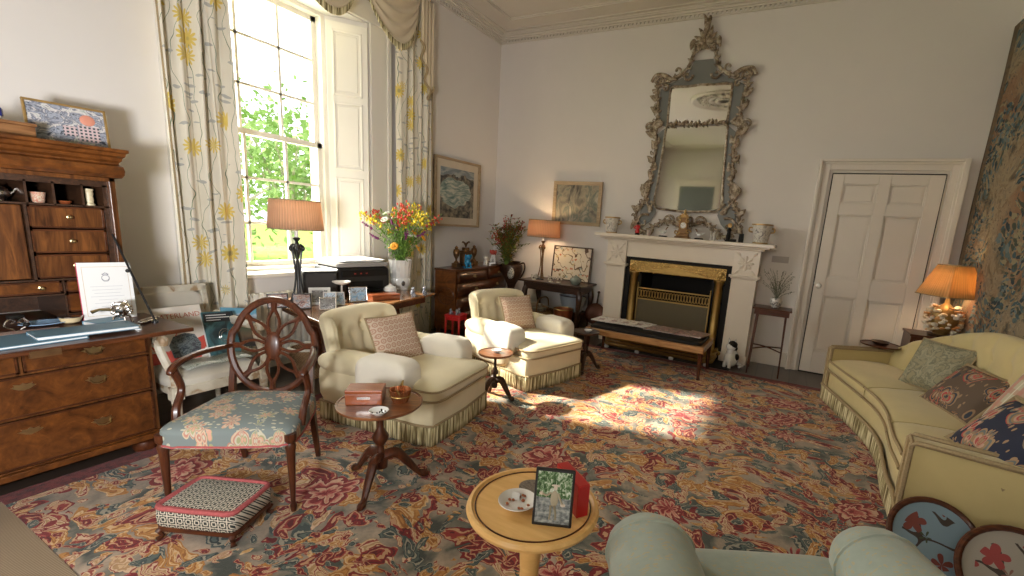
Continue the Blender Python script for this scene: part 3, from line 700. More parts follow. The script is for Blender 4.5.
# pigeonhole things
def lath(name, label, cat, prof, m, loc, group=None, n=18, **kw): return single(name, MB().lathe(prof, n=n, **kw), m, label, cat, loc, group=group)
pot = thing('teapot', 'small round silver teapot in a bureau pigeonhole', 'teapot', (-3.27, .735, 1.336), rz=R(90))
part('body', MB().lathe([(.016, 0), (.014, .006), (.032, .02), (.036, .038), (.026, .058), (.012, .066), (.006, .075), (0, .08)]), M['silver'], pot)
part('spout', MB().tube([(.03, 0, .03), (.045, 0, .045), (.055, 0, .062)], [.007, .005, .004]), M['silver'], pot)
part('handle', MB().tube([(-.03, 0, .05), (-.05, 0, .055), (-.052, 0, .03), (-.034, 0, .022)], .003), M['black'], pot)
cup = lath('porcelain_cup', 'cream cup with a red band in a bureau pigeonhole', 'cup', [(.02, 0), (.024, .004), (.026, .02), (.031, .05), (.029, .05), (.024, .02), (0, .008)], m_image('red_cream_glaze', [(.42, (.62, .50, .36)), (.5, (.45, .10, .06)), (.58, (.6, .5, .36))], 3), (-3.24, .845, 1.336))
lath('small_dish', 'low dark red dish in a bureau pigeonhole', 'dish', [(.018, 0), (.028, .012), (.026, .016), (0, .006)], M['redwood'], (-3.24, .935, 1.336))
iv = MB().lathe([(.022, 0), (.022, .008), (.017, .012), (.019, .03), (.016, .048), (.02, .06), (.017, .07), (.02, .076), (.02, .082), (0, .084)], n=12)
single('ivory_figure', iv, plain('ivory', (.62, .52, .33), .4, var=.3, scale=60), 'upright carved ivory pillar in the right-hand pigeonhole', 'figurine', (-3.22, 1.02, 1.336))

# things on the flap
def book(name, label, loc, sx, sy, sz, cover, rz=0, cat='book', group=None, rx=0, ry=0, title=None):
    b = thing(name, label, cat, loc, rz, group, rx, ry)
    cv = MB().box(-sx/2, sx/2, -sy/2, sy/2, 0, .003).box(-sx/2, sx/2, -sy/2, sy/2, sz-.003, sz).box(-sx/2, -sx/2+.003, -sy/2, sy/2, 0, sz)
    part('cover', cv, cover, b, smooth=False); part('pages', MB().box(-sx/2+.003, sx/2-.004, -sy/2+.004, sy/2-.004, .003, sz-.003), M['paper'], b, smooth=False)
    return b
M['blueleather'] = plain('blue_leather', (.085, .17, .23), .5, var=.12, bump=.2, bscale=150)
book('desk_blotter', 'long slate-blue leather desk folder lying along the front of the bureau flap', (-2.82, .50, .767), .22, .60, .012, M['blueleather'], R(2), 'folder')
book('leather_folder', 'smaller slate-blue folder with white page edges lying on the long one', (-2.80, .82, .780), .15, .33, .016, M['blueleather'], R(-3), 'folder')
book('note_case', 'small pale blue case beside the silver ornament', (-2.97, .94, .768), .10, .12, .022, plain('pale_blue_leather', (.13, .25, .33), .5), R(12), 'case')
single('blue_dish', MB().lathe([(.03, 0), (.065, .012), (.063, .015), (.028, .004), (0, .004)], n=24, sy=1.3), plain('pale_blue_glaze', (.22, .33, .48), .2), 'flat pale blue dish on the bureau flap', 'dish', (-3.12, .775, .767))
bw = thing('silver_rimmed_bowl', 'small cream bowl with a silver rim on the bureau flap', 'bowl', (-3.10, .86, .767))
part('bowl', MB().lathe([(.02, 0), (.034, .008), (.042, .03), (.04, .03), (.03, .01), (0, .006)], n=20), plain('cream_glaze', (.62, .50, .30), .25), bw)
part('rim', MB().lathe([(.040, .03), (.043, .031), (.043, .034), (.040, .035)], n=20), M['silver'], bw)
sn = thing('silver_table_ornament', 'pierced round silver ornament on feet in front of the certificate', 'ornament', (-2.95, 1.0, .767))
rnd = random.Random(4); m = MB().ell((0, 0, .075), (.036, .036, .038), 14)
for k in range(26):
    a = rnd.uniform(0, 6.28); zz = rnd.uniform(-.8, 1); q = math.sqrt(1-zz*zz)
    m.ell((.038*q*cos(a), .038*q*sin(a), .075+.038*zz), .009, 6)
part('pierced_ball', m, M['silver'], sn)
m = MB()
for k in range(4): a = k*pi/2; m.tube([(0, 0, .045), (.03*cos(a), .03*sin(a), .035), (.04*cos(a), .04*sin(a), .0)], [.006, .005, .007])
part('feet', m, M['silver'], sn)
part('spout', MB().tube([(-.02, -.03, .07), (-.03, -.07, .075), (-.03, -.10, .065)], [.008, .006, .009]), M['brassold'], sn)
single('pen_tray', MB().pad((0, 0, .008), (.018, .055, .008), .6).tube([(0, -.05, .018), (.01, .06, .02)], .004), M['silver'], 'narrow silver pen tray at the right end of the bureau flap', 'tray', (-2.90, 1.08, .767), rz=R(35))
single('glass_inkwell', MB().lathe([(.013, 0), (.013, .014), (.008, .018), (.01, .024), (0, .026)]), M['china'], 'tiny white-lidded inkwell at the front edge of the bureau flap', 'inkwell', (-2.76, .99, .767))
cu = thing('silver_scroll_stand', 'scrolled silver stand with dark stones at the left end of the flap', 'ornament', (-3.08, .68, .767))
m = MB(); 
for s in (-1, 1): m.tube(spline([(0, s*.01, 0), (0, s*.035, .02), (0, s*.02, .05), (0, s*.006, .04), (0, s*.014, .03)]), .005, 6)
part('scrolls', m, M['silver'], cu); part('dark_stones', MB().ell((0, 0, .062), (.03, .03, .012)).ell((0, .03, .02), .012), M['soot'], cu)
single('magazine', MB().box(-.03, .03, -.11, .11, 0, .006), m_image('pink_page', [(.4, (.5, .42, .36)), (.5, (.35, .14, .12)), (.6, (.55, .5, .45))], 8, stretch=(1, 6, 1)), 'pink and cream printed paper lying at the left of the flap', 'paper', (-2.99, .68, .768), rz=R(-4), smooth=False)
# certificate standing on the flap
ce = thing('mounted_certificate', 'white certificate with a crest in a red-edged mount standing on the flap', 'certificate', (-3.09, 1.005, .767), rz=R(78), rx=R(-7))
part('mount', MB().box(-.10, .10, 0, .008, 0, .29), plain('crimson_edge', (.45, .03, .07), .5), ce, smooth=False)
part('certificate_sheet', MB().box(-.097, .10, -.0015, 0, 0.001, .29), M['paper'], ce, smooth=False)
pr = MB()
for q in ((-.082, .086, .25, .2512), (-.082, .086, .018, .0192), (-.082, -.0808, .018, .251), (.0848, .086, .018, .251)): pr.box(q[0], q[1], -.0022, -.0015, q[2], q[3])
pr.v = [Vector((v.x, v.y, v.z*1.07)) for v in pr.v]
part('gold_border', pr, M['gilt'], ce, smooth=False)
pr = MB()
for i in range(7): ww = (.060, .055, .048, .062, .035, .05, .028)[i]; pr.box(-ww, ww, -.0020, -.0015, .168-i*.017, .1695-i*.017)
part('printed_lines', pr, plain('grey_ink', (.38, .38, .42), .8), ce, smooth=False)
cr = MB().tube([(.014*cos(a*.4), -.002, .212+.014*sin(a*.4)) for a in range(16)], .0012, 5, closed=True)
for k in range(5): cr.ell(((k-2)*.005, -.002, .231+.003*(2-abs(k-2))), .0026, 6)
cr.box(-.011, .011, -.0025, -.0015, .226, .229).tube([(-.014, -.002, .205), (-.006, -.002, .194), (.006, -.002, .194), (.014, -.002, .205)], .0012, 5)
part('crest', cr, plain('crest_grey', (.22, .22, .26), .7), ce)
# on top of the cornice
def framed(name, label, cat, loc, rz, rx, w, h, t, fm, img, mat_m=None, mat_w=0, d=.02, group=None, print_name='picture', backing=True):
    f = thing(name, label, cat, loc, rz, group, rx)
    fr = MB().box(-w/2, w/2, -d, 0, 0, t).box(-w/2, w/2, -d, 0, h-t, h).box(-w/2, -w/2+t, -d, 0, t, h-t).box(w/2-t, w/2, -d, 0, t, h-t)
    fr.box(-w/2+t, w/2-t, -.004, 0, t, h-t)
    part('frame', fr, fm, f, smooth=False, bevel=min(.004, t*.3))
    if mat_m: part('mount_board', MB().box(-w/2+t, w/2-t, -.007, -.004, t, h-t), mat_m, f, smooth=False)
    part(print_name, MB().box(-w/2+t+mat_w, w/2-t-mat_w, -.010, -.004, t+mat_w, h-t-mat_w), img, f, smooth=False)
    return f
kids = framed('framed_photograph', 'gold-framed photograph of children on top of the bureau', 'picture', (-3.43, 1.045, 1.622), R(84), R(-9), .30, .215, .010, M['gilt'],
       m_image('children_photo', [(.32, (.03, .035, .05)), (.42, (.38, .40, .46)), (.5, (.12, .13, .17)), (.58, (.66, .62, .60)), (.7, (.30, .34, .30))], 6), print_name='photograph')
m = MB().ell((.075, -.012, .150), (.030, .004, .028), 10); part('print_face', m, plain('salmon_face', (.60, .24, .16), .6), kids)
chk = NB('tartan_shirt', .7); vv = chk.co(); xx = chk.xyz(vv)
chk.col(chk.mix(chk.math('MULTIPLY', chk.math('GREATER_THAN', chk.math('FRACT', chk.math('MULTIPLY', xx[0], 60.)), .45), chk.math('GREATER_THAN', chk.math('FRACT', chk.math('MULTIPLY', xx[2], 60.)), .45)), (.55, .42, .42), (.03, .05, .06)))
part('print_shirt', MB().box(.035, .115, -.0135, -.010, .04, .12).box(-.02, .03, -.0135, -.010, .06, .11), chk.m, kids, smooth=False)
bx = thing('wooden_box', 'low pale orange wooden box on top of the bureau', 'box', (-3.34, .72, 1.622))
part('box_body', MB().box(-.10, .10, -.16, .155, 0, .06), M['desk'], bx, smooth=False, bevel=.004)
part('box_lid', MB().box(-.105, .105, -.165, .16, .06, .075), M['desk'], bx, smooth=False, bevel=.004)
single('black_box', MB().box(-.06, .06, -.10, .10, 0, .05).box(-.055, .055, -.095, .095, .05, .06), M['soot'], 'black box behind the pale box on top of the bureau', 'box', (-3.52, .80, 1.622), smooth=False, bevel=.004)
bv = thing('ribbed_jar', 'blue and white ribbed jar on the pale box on the bureau', 'jar', (-3.32, .765, 1.697))
part('jar_body', MB().lathe([(.024, 0), (.028, .01), (.03, .045), (.026, .06), (.02, .065), (0, .066)], n=24, wob=lambda a, z: 1+.05*cos(8*a)), M['china'], bv)
part('blue_band', MB().lathe([(.031, .018), (.033, .02), (.033, .05), (.029, .056)], n=24, wob=lambda a, z: 1+.05*cos(8*a)), plain('cobalt_glaze', (.015, .03, .20), .2), bv)
# ================================================================== PAINTED ARMCHAIR
pc = thing('painted_armchair', 'cream painted French armchair with carved frame holding books, beside the bureau', 'armchair', (-3.23, 1.42, 0))
def pbox(name, *a, m='cream', **kw): return part(name, MB().box(*a), M[m], pc, smooth=False, bevel=.006, **kw)
M['distress'] = m_image('distressed_cream_paint', [(.40, (.30, .20, .11)), (.47, (.50, .45, .35)), (.7, (.60, .56, .46))], 9, .5, 5, kind='Object', rough=.5)
for sy in (-1, 1):
    lg = MB().lathe([(.012, 0), (.016, .02), (.014, .04), (.023, .26), (.026, .30), (.02, .305)], (.29, sy*.235, 0), 12)
    part('leg', lg, M['distress'], pc)
    part('leg', MB().lathe([(.012, 0), (.014, .05), (.022, .30)], (-.25, sy*.225, 0), 12), M['distress'], pc)
    bk = MB().box(.262, .318, sy*.235-.028, sy*.235+.028, .30, .375); rs = MB().lathe([(.02, 0), (.02, .003), (.012, .004), (.008, .008), (0, .009)], M=T(.318, sy*.235, .338, ry=R(90)), n=14)
    bk.merge(rs); part('corner_block', bk, M['distress'], pc, bevel=.003)
    sup = spline([(.29, sy*.235, .375), (.30, sy*.24, .43), (.24, sy*.25, .52), (.20, sy*.255, .60), (.235, sy*.255, .645), (.26, sy*.255, .64), (.255, sy*.255, .615)])
    part('arm_support', MB().tube(sup, .021, 8), M['distress'], pc)
    part('arm_rail', MB().tube(spline([(.21, sy*.255, .625), (.0, sy*.255, .615), (-.22, sy*.235, .66)]), .019, 8), M['distress'], pc)
    part('arm_pad', MB().pad((.02, sy*.255, .635), (.12, .022, .022), .5), M['ivory'], pc)
part('seat_rail', MB().box(-.27, .30, -.235, .235, .305, .365), M['distress'], pc, smooth=False, bevel=.008)
part('seat_pad', MB().pad((.01, 0, .375), (.285, .245, .055), .35, .7, 28, 12), M['ivory'], pc)
bf = MB(); 
Mb = T(-.265, 0, .30, ry=R(-9))
bf.box(-.02, .02, -.245, -.205, 0, .54, Mb).box(-.02, .02, .205, .245, 0, .54, Mb).box(-.02, .02, -.245, .245, .50, .55, Mb).box(-.02, .02, -.205, .205, .09, .14, Mb)
part('back_frame', bf, M['distress'], pc, smooth=False, bevel=.008)
part('back_pad', MB().pad((0, 0, .32), (.03, .212, .19), .3, .3, 24, 12, Mb), M['ivory'], pc)
# books on its seat
def poster_mat():
    b = NB('book_cover_art', .5); v = b.co('Object'); x = b.xyz(v)
    r = b.noise(v, 7, 4, .6, 1)
    c = b.mix(b.math('GREATER_THAN', b.math('ADD', r, b.math('MULTIPLY', b.math('SUBTRACT', .20, x[2]), 1.3)), .60), (.62, .56, .48), (.50, .07, .05))
    b.col(b.mix(b.math('GREATER_THAN', b.noise(v, 12, 3), .60), c, (.60, .58, .52))); return b.m
bk1 = thing('large_art_book', 'large cream and red illustrated book leaning on the painted chair back', 'book', (-3.235, 1.345, .43), rz=R(90), rx=R(-18))
part('book_block', MB().box(-.165, .165, 0, .016, 0, .33), M['paper'], bk1, smooth=False)
part('cover', MB().box(-.167, .167, -.003, 0, 0, .333), poster_mat(), bk1, smooth=False)
part('printed_figure', MB().prism([(-.03, .02), (.11, .02), (.125, .09), (.10, .15), (.05, .165), (-.01, .15), (-.04, .10)], .003, .0045, T(rx=R(90))), m_image('dark_engraving', [(.4, (.03, .04, .05)), (.5, (.16, .19, .19)), (.6, (.05, .05, .06))], 6), bk1, smooth=False)
tx = text_mb('WATERLAND', .042); part('title', MB().merge(tx, T(.03, -.004, .262, rx=R(90))), plain('red_ink', (.42, .12, .07), .6), bk1, smooth=False)
M['teal'] = m_image('teal_cover', [(.38, (.02, .035, .04)), (.5, (.05, .13, .15)), (.62, (.10, .20, .22))], 2.2, 1)
bk2 = thing('teal_book', 'teal paperback with a dark title panel standing on the painted chair', 'book', (-3.19, 1.575, .43), rz=R(100), rx=R(-20), ry=R(6))
part('book_block', MB().box(-.10, .10, 0, .015, 0, .28), M['paper'], bk2, smooth=False)
part('cover', MB().box(-.102, .102, -.003, 0, 0, .283), M['teal'], bk2, smooth=False)
part('title_panel', MB().box(-.095, .085, -.0045, -.003, .215, .275), plain('black_panel', (.02, .022, .025), .6), bk2, smooth=False)
wh = MB(); [wh.tube([(.02+rr*cos(a*.35), -.006, .12+rr*sin(a*.35)) for a in range(18)], .0015, 5, closed=True) for rr in (.045, .03)]
part('line_drawing', wh, M['silver'], bk2)
tl = MB()
for i in range(3): tl.box(-.08, (.05, .07, .01)[i], -.0055, -.0045, .258-i*.016, .263-i*.016)
part('title', tl, M['paper'], bk2, smooth=False)
bk3 = thing('landscape_magazine', 'blue-skied landscape magazine behind the teal book on the painted chair', 'magazine', (-3.27, 1.70, .44), rz=R(80), rx=R(-24), ry=R(8))
part('pages', MB().box(-.10, .115, 0, .006, 0, .27), M['paper'], bk3, smooth=False)
lc = NB('landscape_cover', .4); xx = lc.xyz(lc.co()); zz = lc.math('ADD', xx[2], lc.math('MULTIPLY', lc.math('SUBTRACT', lc.noise(lc.co(), 8, 4), .5), .12))
lc.col(lc.ramp(lc.math('MULTIPLY', zz, 3.6), [(0, (.03, .03, .03)), (.30, (.12, .08, .05)), (.5, (.06, .08, .05)), (.56, (.42, .47, .52)), (.8, (.35, .45, .55)), (.86, (.12, .30, .42))]))
part('cover', MB().box(-.10, .115, -.0025, 0, 0, .272), lc.m, bk3, smooth=False)
mg = thing('open_magazine', 'open magazine lying flat on the painted chair seat', 'magazine', (-3.08, 1.46, .432), rz=R(90))
part('pages', MB().grid(lambda u, v: ((u-.5)*.36, (v-.5)*.16, .004+.010*abs(sin((u)*2*pi))), 20, 2), m_image('green_page', [(.4, (.10, .13, .09)), (.5, (.55, .55, .50)), (.6, (.20, .24, .18))], 4, 3), mg, solid=.003)

# ================================================================== WHEEL-BACK ARMCHAIR
wc = thing('wheelback_armchair', 'mahogany wheel-back armchair with a blue-grey needlepoint seat in front of the bureau', 'armchair', (-2.215, 1.175, .012), rz=R(36))
RB = T(0, .235, .40, rx=R(-9))           # back plane: local x across, local z up
def bp(x, z, y=0): return RB @ Vector((x, y, z))
rim = [bp(.205*sin(a)*(1 if cos(a) > -.3 else .93), .262-.245*cos(a)*1.0) for a in [2*pi*k/48 for k in range(48)]]
rimr = MB().tube(rim, .0185, 8, closed=True)
part('back_hoop', rimr, M['mahogz'], wc)
hub = MB().pad((0, 0, .262), (.043, .018, .076), 1, 1, 16, 10, RB)
hb = part('hub', hub, M['mahogz'], wc)
for k in range(8):
    a = 2*pi*k/8; ex, ez = .20*sin(a), .262-.24*cos(a); sx_, sz_ = .026*sin(a), .262-.045*cos(a)
    px, pz = cos(a), sin(a)
    sp = MB()
    for s in (-1, 1):
        off = lambda t: s*(.030*sin(pi*min(1, t*1.25))**1.0*(1-t)**.3+.006)
        pts = []
        for i in range(9):
            t = i/8; o = s*(.005+.024*sin(pi*min(1, t/.75)) if t < .75 else .005)
            pts.append(bp(lerp(sx_, ex, t)+o*px, lerp(sz_, ez, t)+o*pz))
        sp.tube(pts, [.009, .009, .0085, .0085, .0085, .0085, .010, .011, .013], 6)
    part('spoke', sp, M['mahogz'], wc)
for s in (-1, 1):
    part('rear_leg', MB().tube(spline([(s*.19, .31, 0), (s*.19, .265, .20), (s*.19, .235, .40), bp(s*.19, .16)]), ease([.014, .019, .021, .016], 6), 4), M['mahogz'], wc)
    part('front_leg', MB().lathe([(.011, 0), (.015, .03), (.010, .045), (.019, .30), (.024, .33), (.018, .345), (.026, .36), (.026, .39)], (s*.255, -.20, 0), 14), M['mahogz'], wc)
    part('arm', MB().tube(spline([bp(s*.195, .26), (s*.25, .12, .665), (s*.275, 0, .655), (s*.275, -.07, .635), (s*.272, -.09, .62)]), ease([.013, .017, .019, .020, .012], 6), 8, flat=.8), M['mahogz'], wc)
    part('arm_support', MB().tube(spline([(s*.262, -.09, .38), (s*.268, -.075, .45), (s*.272, -.02, .53), (s*.275, -.06, .63)]), ease([.018, .017, .015, .018], 6), 8), M['mahogz'], wc)
part('seat_frame', MB().prism([(-.265, -.215), (.265, -.215), (.21, .25), (-.21, .25)], .33, .375), M['mahog'], wc, smooth=False, bevel=.004)
def seatf(u, v):
    a = 2*pi*u; k = .30
    sp = lambda q, p: math.copysign(abs(q)**p, q)
    x = sp(cos(a), k); y = sp(sin(a), k)
    if v < .45: r, z = 1, lerp(.335, .40, v/.45)
    else: q = (v-.45)/.55; r = cos(q*pi/2)**.6 if q < 1 else 0; z = .40+.045*sin(q*pi/2)
    yy = y*r*.245+.01; xx = x*r*lerp(.285, .225, (yy+.235)/.49)
    return (xx, yy, z)
part('needlepoint_seat', MB().grid(seatf, 48, 14, cu=True), M['seat_needle'], wc)
part('seat_trim', MB().tube([Vector(seatf(i/60, 0))+Vector((0, 0, .004+.006*abs(sin(i*.9)))) for i in range(60)], .005, 5, closed=True), M['pinkbraid'], wc)

# ================================================================== FOOTSTOOL
fs_ = thing('footstool', 'small square footstool in black and white lattice weave with pink braid', 'footstool', (-2.055, .93, .012), rz=R(24))
part('upholstered_box', MB().pad((0, 0, .105), (.172, .122, .052), .18, .35, 32, 12), M['geo'], fs_)
def rc(n=40, a=.165, b=.115, z=.148, e=.2):
    sp = lambda q, p: math.copysign(abs(q)**p, q)
    return [(a*sp(cos(2*pi*k/n), e), b*sp(sin(2*pi*k/n), e), z+.002*(k % 2)) for k in range(n)]
part('top_braid', MB().tube(rc(), .0115, 6, closed=True), M['pinkbraid'], fs_)
part('base_rail', MB().pad((0, 0, .055), (.17, .12, .012), .18), M['mahog'], fs_)
for sx in (-1, 1):
    for sy in (-1, 1):
        part('leg', MB().tube([(sx*.14, sy*.095, .058), (sx*.158, sy*.112, .04), (sx*.150, sy*.105, .018), (sx*.162, sy*.117, .006)], [.012, .014, .008, .012], 8), M['mahogz'], fs_)
# ================================================================== WRITING TABLE UNDER THE WINDOW
ZD = .66
_before_desk = set()
dk = thing('writing_table', 'long faded mahogany table in front of the window and radiator', 'table', (-3.0, 2.4, 0))
top = [(-2.752, 1.926), (-2.894, 2.50), (-2.992, 2.916), (-3.09, 3.416), (-3.74, 3.28), (-3.65, 2.13)]
part('tabletop', MB().prism(top, ZD-.02, ZD), M['desk'], dk, True, smooth=False, bevel=.005)
ins_ = [(-2.83, 2.01), (-2.96, 2.50), (-3.07, 2.96), (-3.13, 3.32), (-3.70, 3.21), (-3.60, 2.2)]
part('frieze', MB().prism(ins_, ZD-.09, ZD-.02), M['mahog'], dk, True, smooth=False, bevel=.004)
for (x, y), a in (((-3.12, 2.20), R(190)), ((-3.37, 3.12), R(10))):
    d = Vector((.24, -.04))
    for s in (-1, 1):
        part('leg', MB().tube(spline([(x, y, .58), (x+s*d.x*.3, y+s*d.y*.3, .45), (x+s*d.x*.55, y+s*d.y, .25), (x+s*d.x*1.2, y+s*d.y, .04), (x+s*d.x*1.35, y+s*d.y, .02)]), ease([.045, .04, .032, .022, .02], 6), 8, flat=.6), M['mahog'], dk, True)
part('stretcher', MB().tube([(-3.12, 2.20, .40), (-3.37, 3.12, .40)], .02, 8), M['mahog'], dk, True)
_n0 = set(o.name for o in COL.objects)
def shade_lamp(name, label, loc, r0, r1, zs, h, mat_, body, watts, gr=None, square=False, rz=0, flare=1):
    l = thing(name, label, 'lamp', loc, rz, gr)
    body(l)
    n = 96
    if square:
        def f(u, v):
            a = 2*pi*u; q = max(abs(cos(a)), abs(sin(a)))**.75; r = lerp(r0, r1, v)/q+.002*sin(u*2*pi*48)
            return (r*cos(a), r*sin(a), zs+h*v)
    else:
        def f(u, v):
            a = 2*pi*u; r = lerp(r0, r1, v)+.0015*sin(u*2*pi*60); return (r*cos(a), r*sin(a), zs+h*v)
    sh = part('lamp_shade', MB().grid(f, 240, 3, cu=True), mat_, l, solid=.0015)
    for v in (0, 1): child('shade_trim', MB().tube([f(i/48, v) for i in range(48)], .004, 5, closed=True), M['braid'], sh)
    part('bulb', MB().ell((0, 0, zs+h*.45), (.028, .028, .036)), M['bulb'] if watts else M['china'], l)
    if watts:
        q = bpy.data.lights.new(name+'_glow', 'POINT'); q.energy = watts; q.color = (1, .68, .38); q.shadow_soft_size = .04
        o = bpy.data.objects.new('glow', q); COL.objects.link(o); o.parent = l; o.location = (0, 0, zs+h*.45)
    return l
def tripod_body(hs, c):
    def b(l):
        m = MB().prism([(.07*cos(a), .07*sin(a)) for a in (R(90), R(210), R(330))], 0, .016)
        part('base', m, M['black'], l, bevel=.003)
        k = MB()
        for i in range(3):
            a = R(90+120*i)
            k.tube(spline([(.055*cos(a), .055*sin(a), .012), (.03*cos(a), .03*sin(a), .10), (.018*cos(a), .018*sin(a), hs*.4), (.03*cos(a), .03*sin(a), hs*.68), (.045*cos(a), .045*sin(a), hs*.76), (.02*cos(a), .02*sin(a), hs*.80)]), ease([.011, .007, .006, .007, .010, .008], 6), 6)
            k.ell((.042*cos(a), .042*sin(a), hs*.74), (.016, .016, .020), 8)
        part('legs', k, c, l)
        part('stem', MB().lathe([(.012, hs*.02), (.01, hs*.3), (.014, hs*.5), (.009, hs*.6), (.03, hs*.76), (.016, hs*.80), (.010, hs*.84), (.024, hs*.87), (.026, hs*.885), (.008, hs*.9)], n=12), c, l)
        part('candle_tube', MB().lathe([(.013, hs*.885), (.013, hs*1.0), (.006, hs*1.0), (.006, hs*1.08)], n=12), M['china'], l)
    return b
shade_lamp('table_lamp', 'tall black lamp with a peach drum shade on the table by the window', (-3.11, 2.03, ZD), .172, .155, .53, .195, M['shade'], tripod_body(.53, M['black']), 0)
# printer and speaker-like black box
pr = thing('printer', 'black office printer with grey lid on the window table', 'printer', (-3.36, 2.68, ZD), rz=R(80))
part('printer_body', MB().pad((0, 0, .115), (.235, .20, .115), .12, .25, 40, 16), M['black'], pr)
part('scanner_lid', MB().pad((0, 0, .245), (.232, .195, .02), .12, .3, 40, 10), plain('grey_plastic', (.30, .29, .28), .35), pr)
part('control_panel', MB().box(-.20, .20, -.212, -.19, .15, .205), M['soot'], pr, smooth=False, bevel=.004)
part('output_tray', MB().box(-.15, .15, -.26, -.18, .03, .042).box(-.16, .16, -.208, -.17, .045, .11), M['soot'], pr, smooth=False, bevel=.003)
for i in range(3): part('indicator_light', MB().box(-.10+i*.05, -.085+i*.05, -.215, -.212, .172, .182), plain('red_button', (.30, .02, .01), .4), pr, smooth=False)
pp = MB()
for i in range(5): pp.box(-.20+i*.01, .17+i*.008, -.17, .16, .266+i*.0035, .268+i*.0035, T(rz=R(i*3-6)))
single('paper_pile', pp, M['paper'], 'loose white papers lying on the printer lid', 'papers', (-3.36, 2.68, ZD), rz=R(80), smooth=False)
sp = thing('desktop_speaker', 'black box-shaped loudspeaker beside the lamp on the window table', 'speaker', (-3.25, 2.27, ZD), rz=R(70))
part('cabinet', MB().box(-.12, .12, -.10, .10, 0, .215), M['black'], sp, smooth=False, bevel=.012)
part('grille', MB().box(-.108, .108, -.106, -.099, .012, .203), plain('dark_mesh', (.03, .028, .027), .8, bump=.5, bscale=400), sp, smooth=False, bevel=.004)
part('top_panel', MB().box(-.116, .116, -.096, .096, .215, .219), plain('pale_plastic', (.6, .6, .6), .4), sp, smooth=False)
tz = thing('glass_tazza', 'small stemmed glass dish among the photographs on the window table', 'dish', (-3.02, 2.31, ZD))
part('bowl', MB().lathe([(.01, .12), (.04, .13), (.065, .145), (.067, .15), (.04, .138), (0, .13)]), plain('pale_glass', (.60, .58, .55), .1, coat=.6), tz)
part('stem', MB().lathe([(.032, 0), (.03, .006), (.007, .015), (.009, .06), (.006, .12)]), plain('clear_stem', (.5, .5, .5), .1, coat=.6), tz)
def frame_small(x, y, w, h, rz, img, label, col='silver', t=.008):
    return framed('photo_frame', label, 'photograph', (x, y, ZD), R(rz), R(-10), w, h, t, M[col], M[img], group='photographs on the window table', print_name='photograph', d=.012)
frame_small(-3.05, 1.84, .125, .10, 62, 'photo1', 'dark colour photograph at the left end of the window table', 'black')
frame_small(-2.93, 1.93, .115, .105, 58, 'photo1', 'dark photograph in front of the lamp base on the window table', 'black')
frame_small(-2.98, 2.10, .14, .125, 60, 'photo2', 'white-framed photograph just right of the lamp base', 'paper', .02)
frame_small(-2.86, 2.09, .085, .11, 50, 'photo3', 'small white-edged photograph at the middle of the frame group', 'paper')
frame_small(-2.80, 2.03, .105, .085, 56, 'photo2', 'black and white photograph of small figures nearest the table edge', 'silver', .006)
frame_small(-2.89, 2.19, .07, .095, 66, 'photo3', 'small blue photograph beside the tazza stem', 'paper', .006)
frame_small(-2.91, 2.37, .13, .115, 66, 'photo3', 'violet-blue landscape photograph in front of the printer', 'silver', .006)
wbx = thing('wooden_box', 'flat polished red-brown box in front of the printer', 'box', (-2.90, 2.60, ZD), rz=R(74))
part('box_body', MB().box(-.115, .115, -.06, .06, 0, .03), M['redwood'], wbx, smooth=False, bevel=.004)
part('box_lid', MB().box(-.118, .118, -.063, .063, .03, .042), M['redwood'], wbx, smooth=False, bevel=.005)
bn = thing('china_tureen', 'small lidded white china pot beside the printer', 'pot', (-3.04, 2.80, ZD))
part('body', MB().lathe([(.03, 0), (.035, .006), (.052, .03), (.05, .05)]), M['china'], bn); part('lid', MB().lathe([(.052, .05), (.045, .065), (.015, .078), (.01, .088), (0, .092)]), M['china'], bn)
part('handle', MB().tube([(.05, 0, .04), (.072, 0, .045), (.068, 0, .022), (.046, 0, .018)], .004), M['china'], bn)
M['catglaze'] = m_image('blue_grey_cat_glaze', [(.42, (.04, .05, .09)), (.5, (.25, .27, .33)), (.6, (.55, .56, .58))], 3)
def cat_fig(name, label, loc, rz, s, m, group=None):
    c = thing(name, label, 'figurine', loc, rz, group)
    b = MB().pad((0, 0, .04*s), (.028*s, .040*s, .040*s), .9, .9, 16, 10, disp=lambda p: Vector((p.x*(1-.3*max(0, p.z/(.04*s))), p.y*(1-.25*max(0, p.z/(.04*s)))-.006*s, p.z)))
    b.ell((0, -.022*s, .092*s), (.021*s, .022*s, .019*s), 12).ell((0, -.024*s, .07*s), (.016*s, .014*s, .022*s), 10)
    for q in (-1, 1): b.ell((q*.011*s, -.040*s, .012*s), (.008*s, .010*s, .024*s), 8); b.add([(q*.018*s, -.02*s, .10*s), (q*.004*s, -.02*s, .107*s), (q*.015*s, -.02*s, .125*s), (q*.012*s, -.012*s, .10*s)], [(0, 1, 2), (0, 2, 3), (1, 3, 2)])
    part('body', b, m, c)
    part('tail', MB().tube([(.01*s, .035*s, .012*s), (.04*s, .02*s, .010*s), (.042*s, -.015*s, .010*s)], [.008*s, .007*s, .005*s]), m, c); return c
cat_fig('cat_figurine', 'blue and grey glazed cat figurine, the left one at the table end', (-2.84, 2.86, ZD), R(60), .72, M['catglaze'], 'glazed cats at the table end')
cat_fig('cat_figurine', 'blue and grey glazed cat figurine, the right one nearest the table tip', (-2.83, 2.99, ZD), R(40), .66, M['catglaze'], 'glazed cats at the table end')
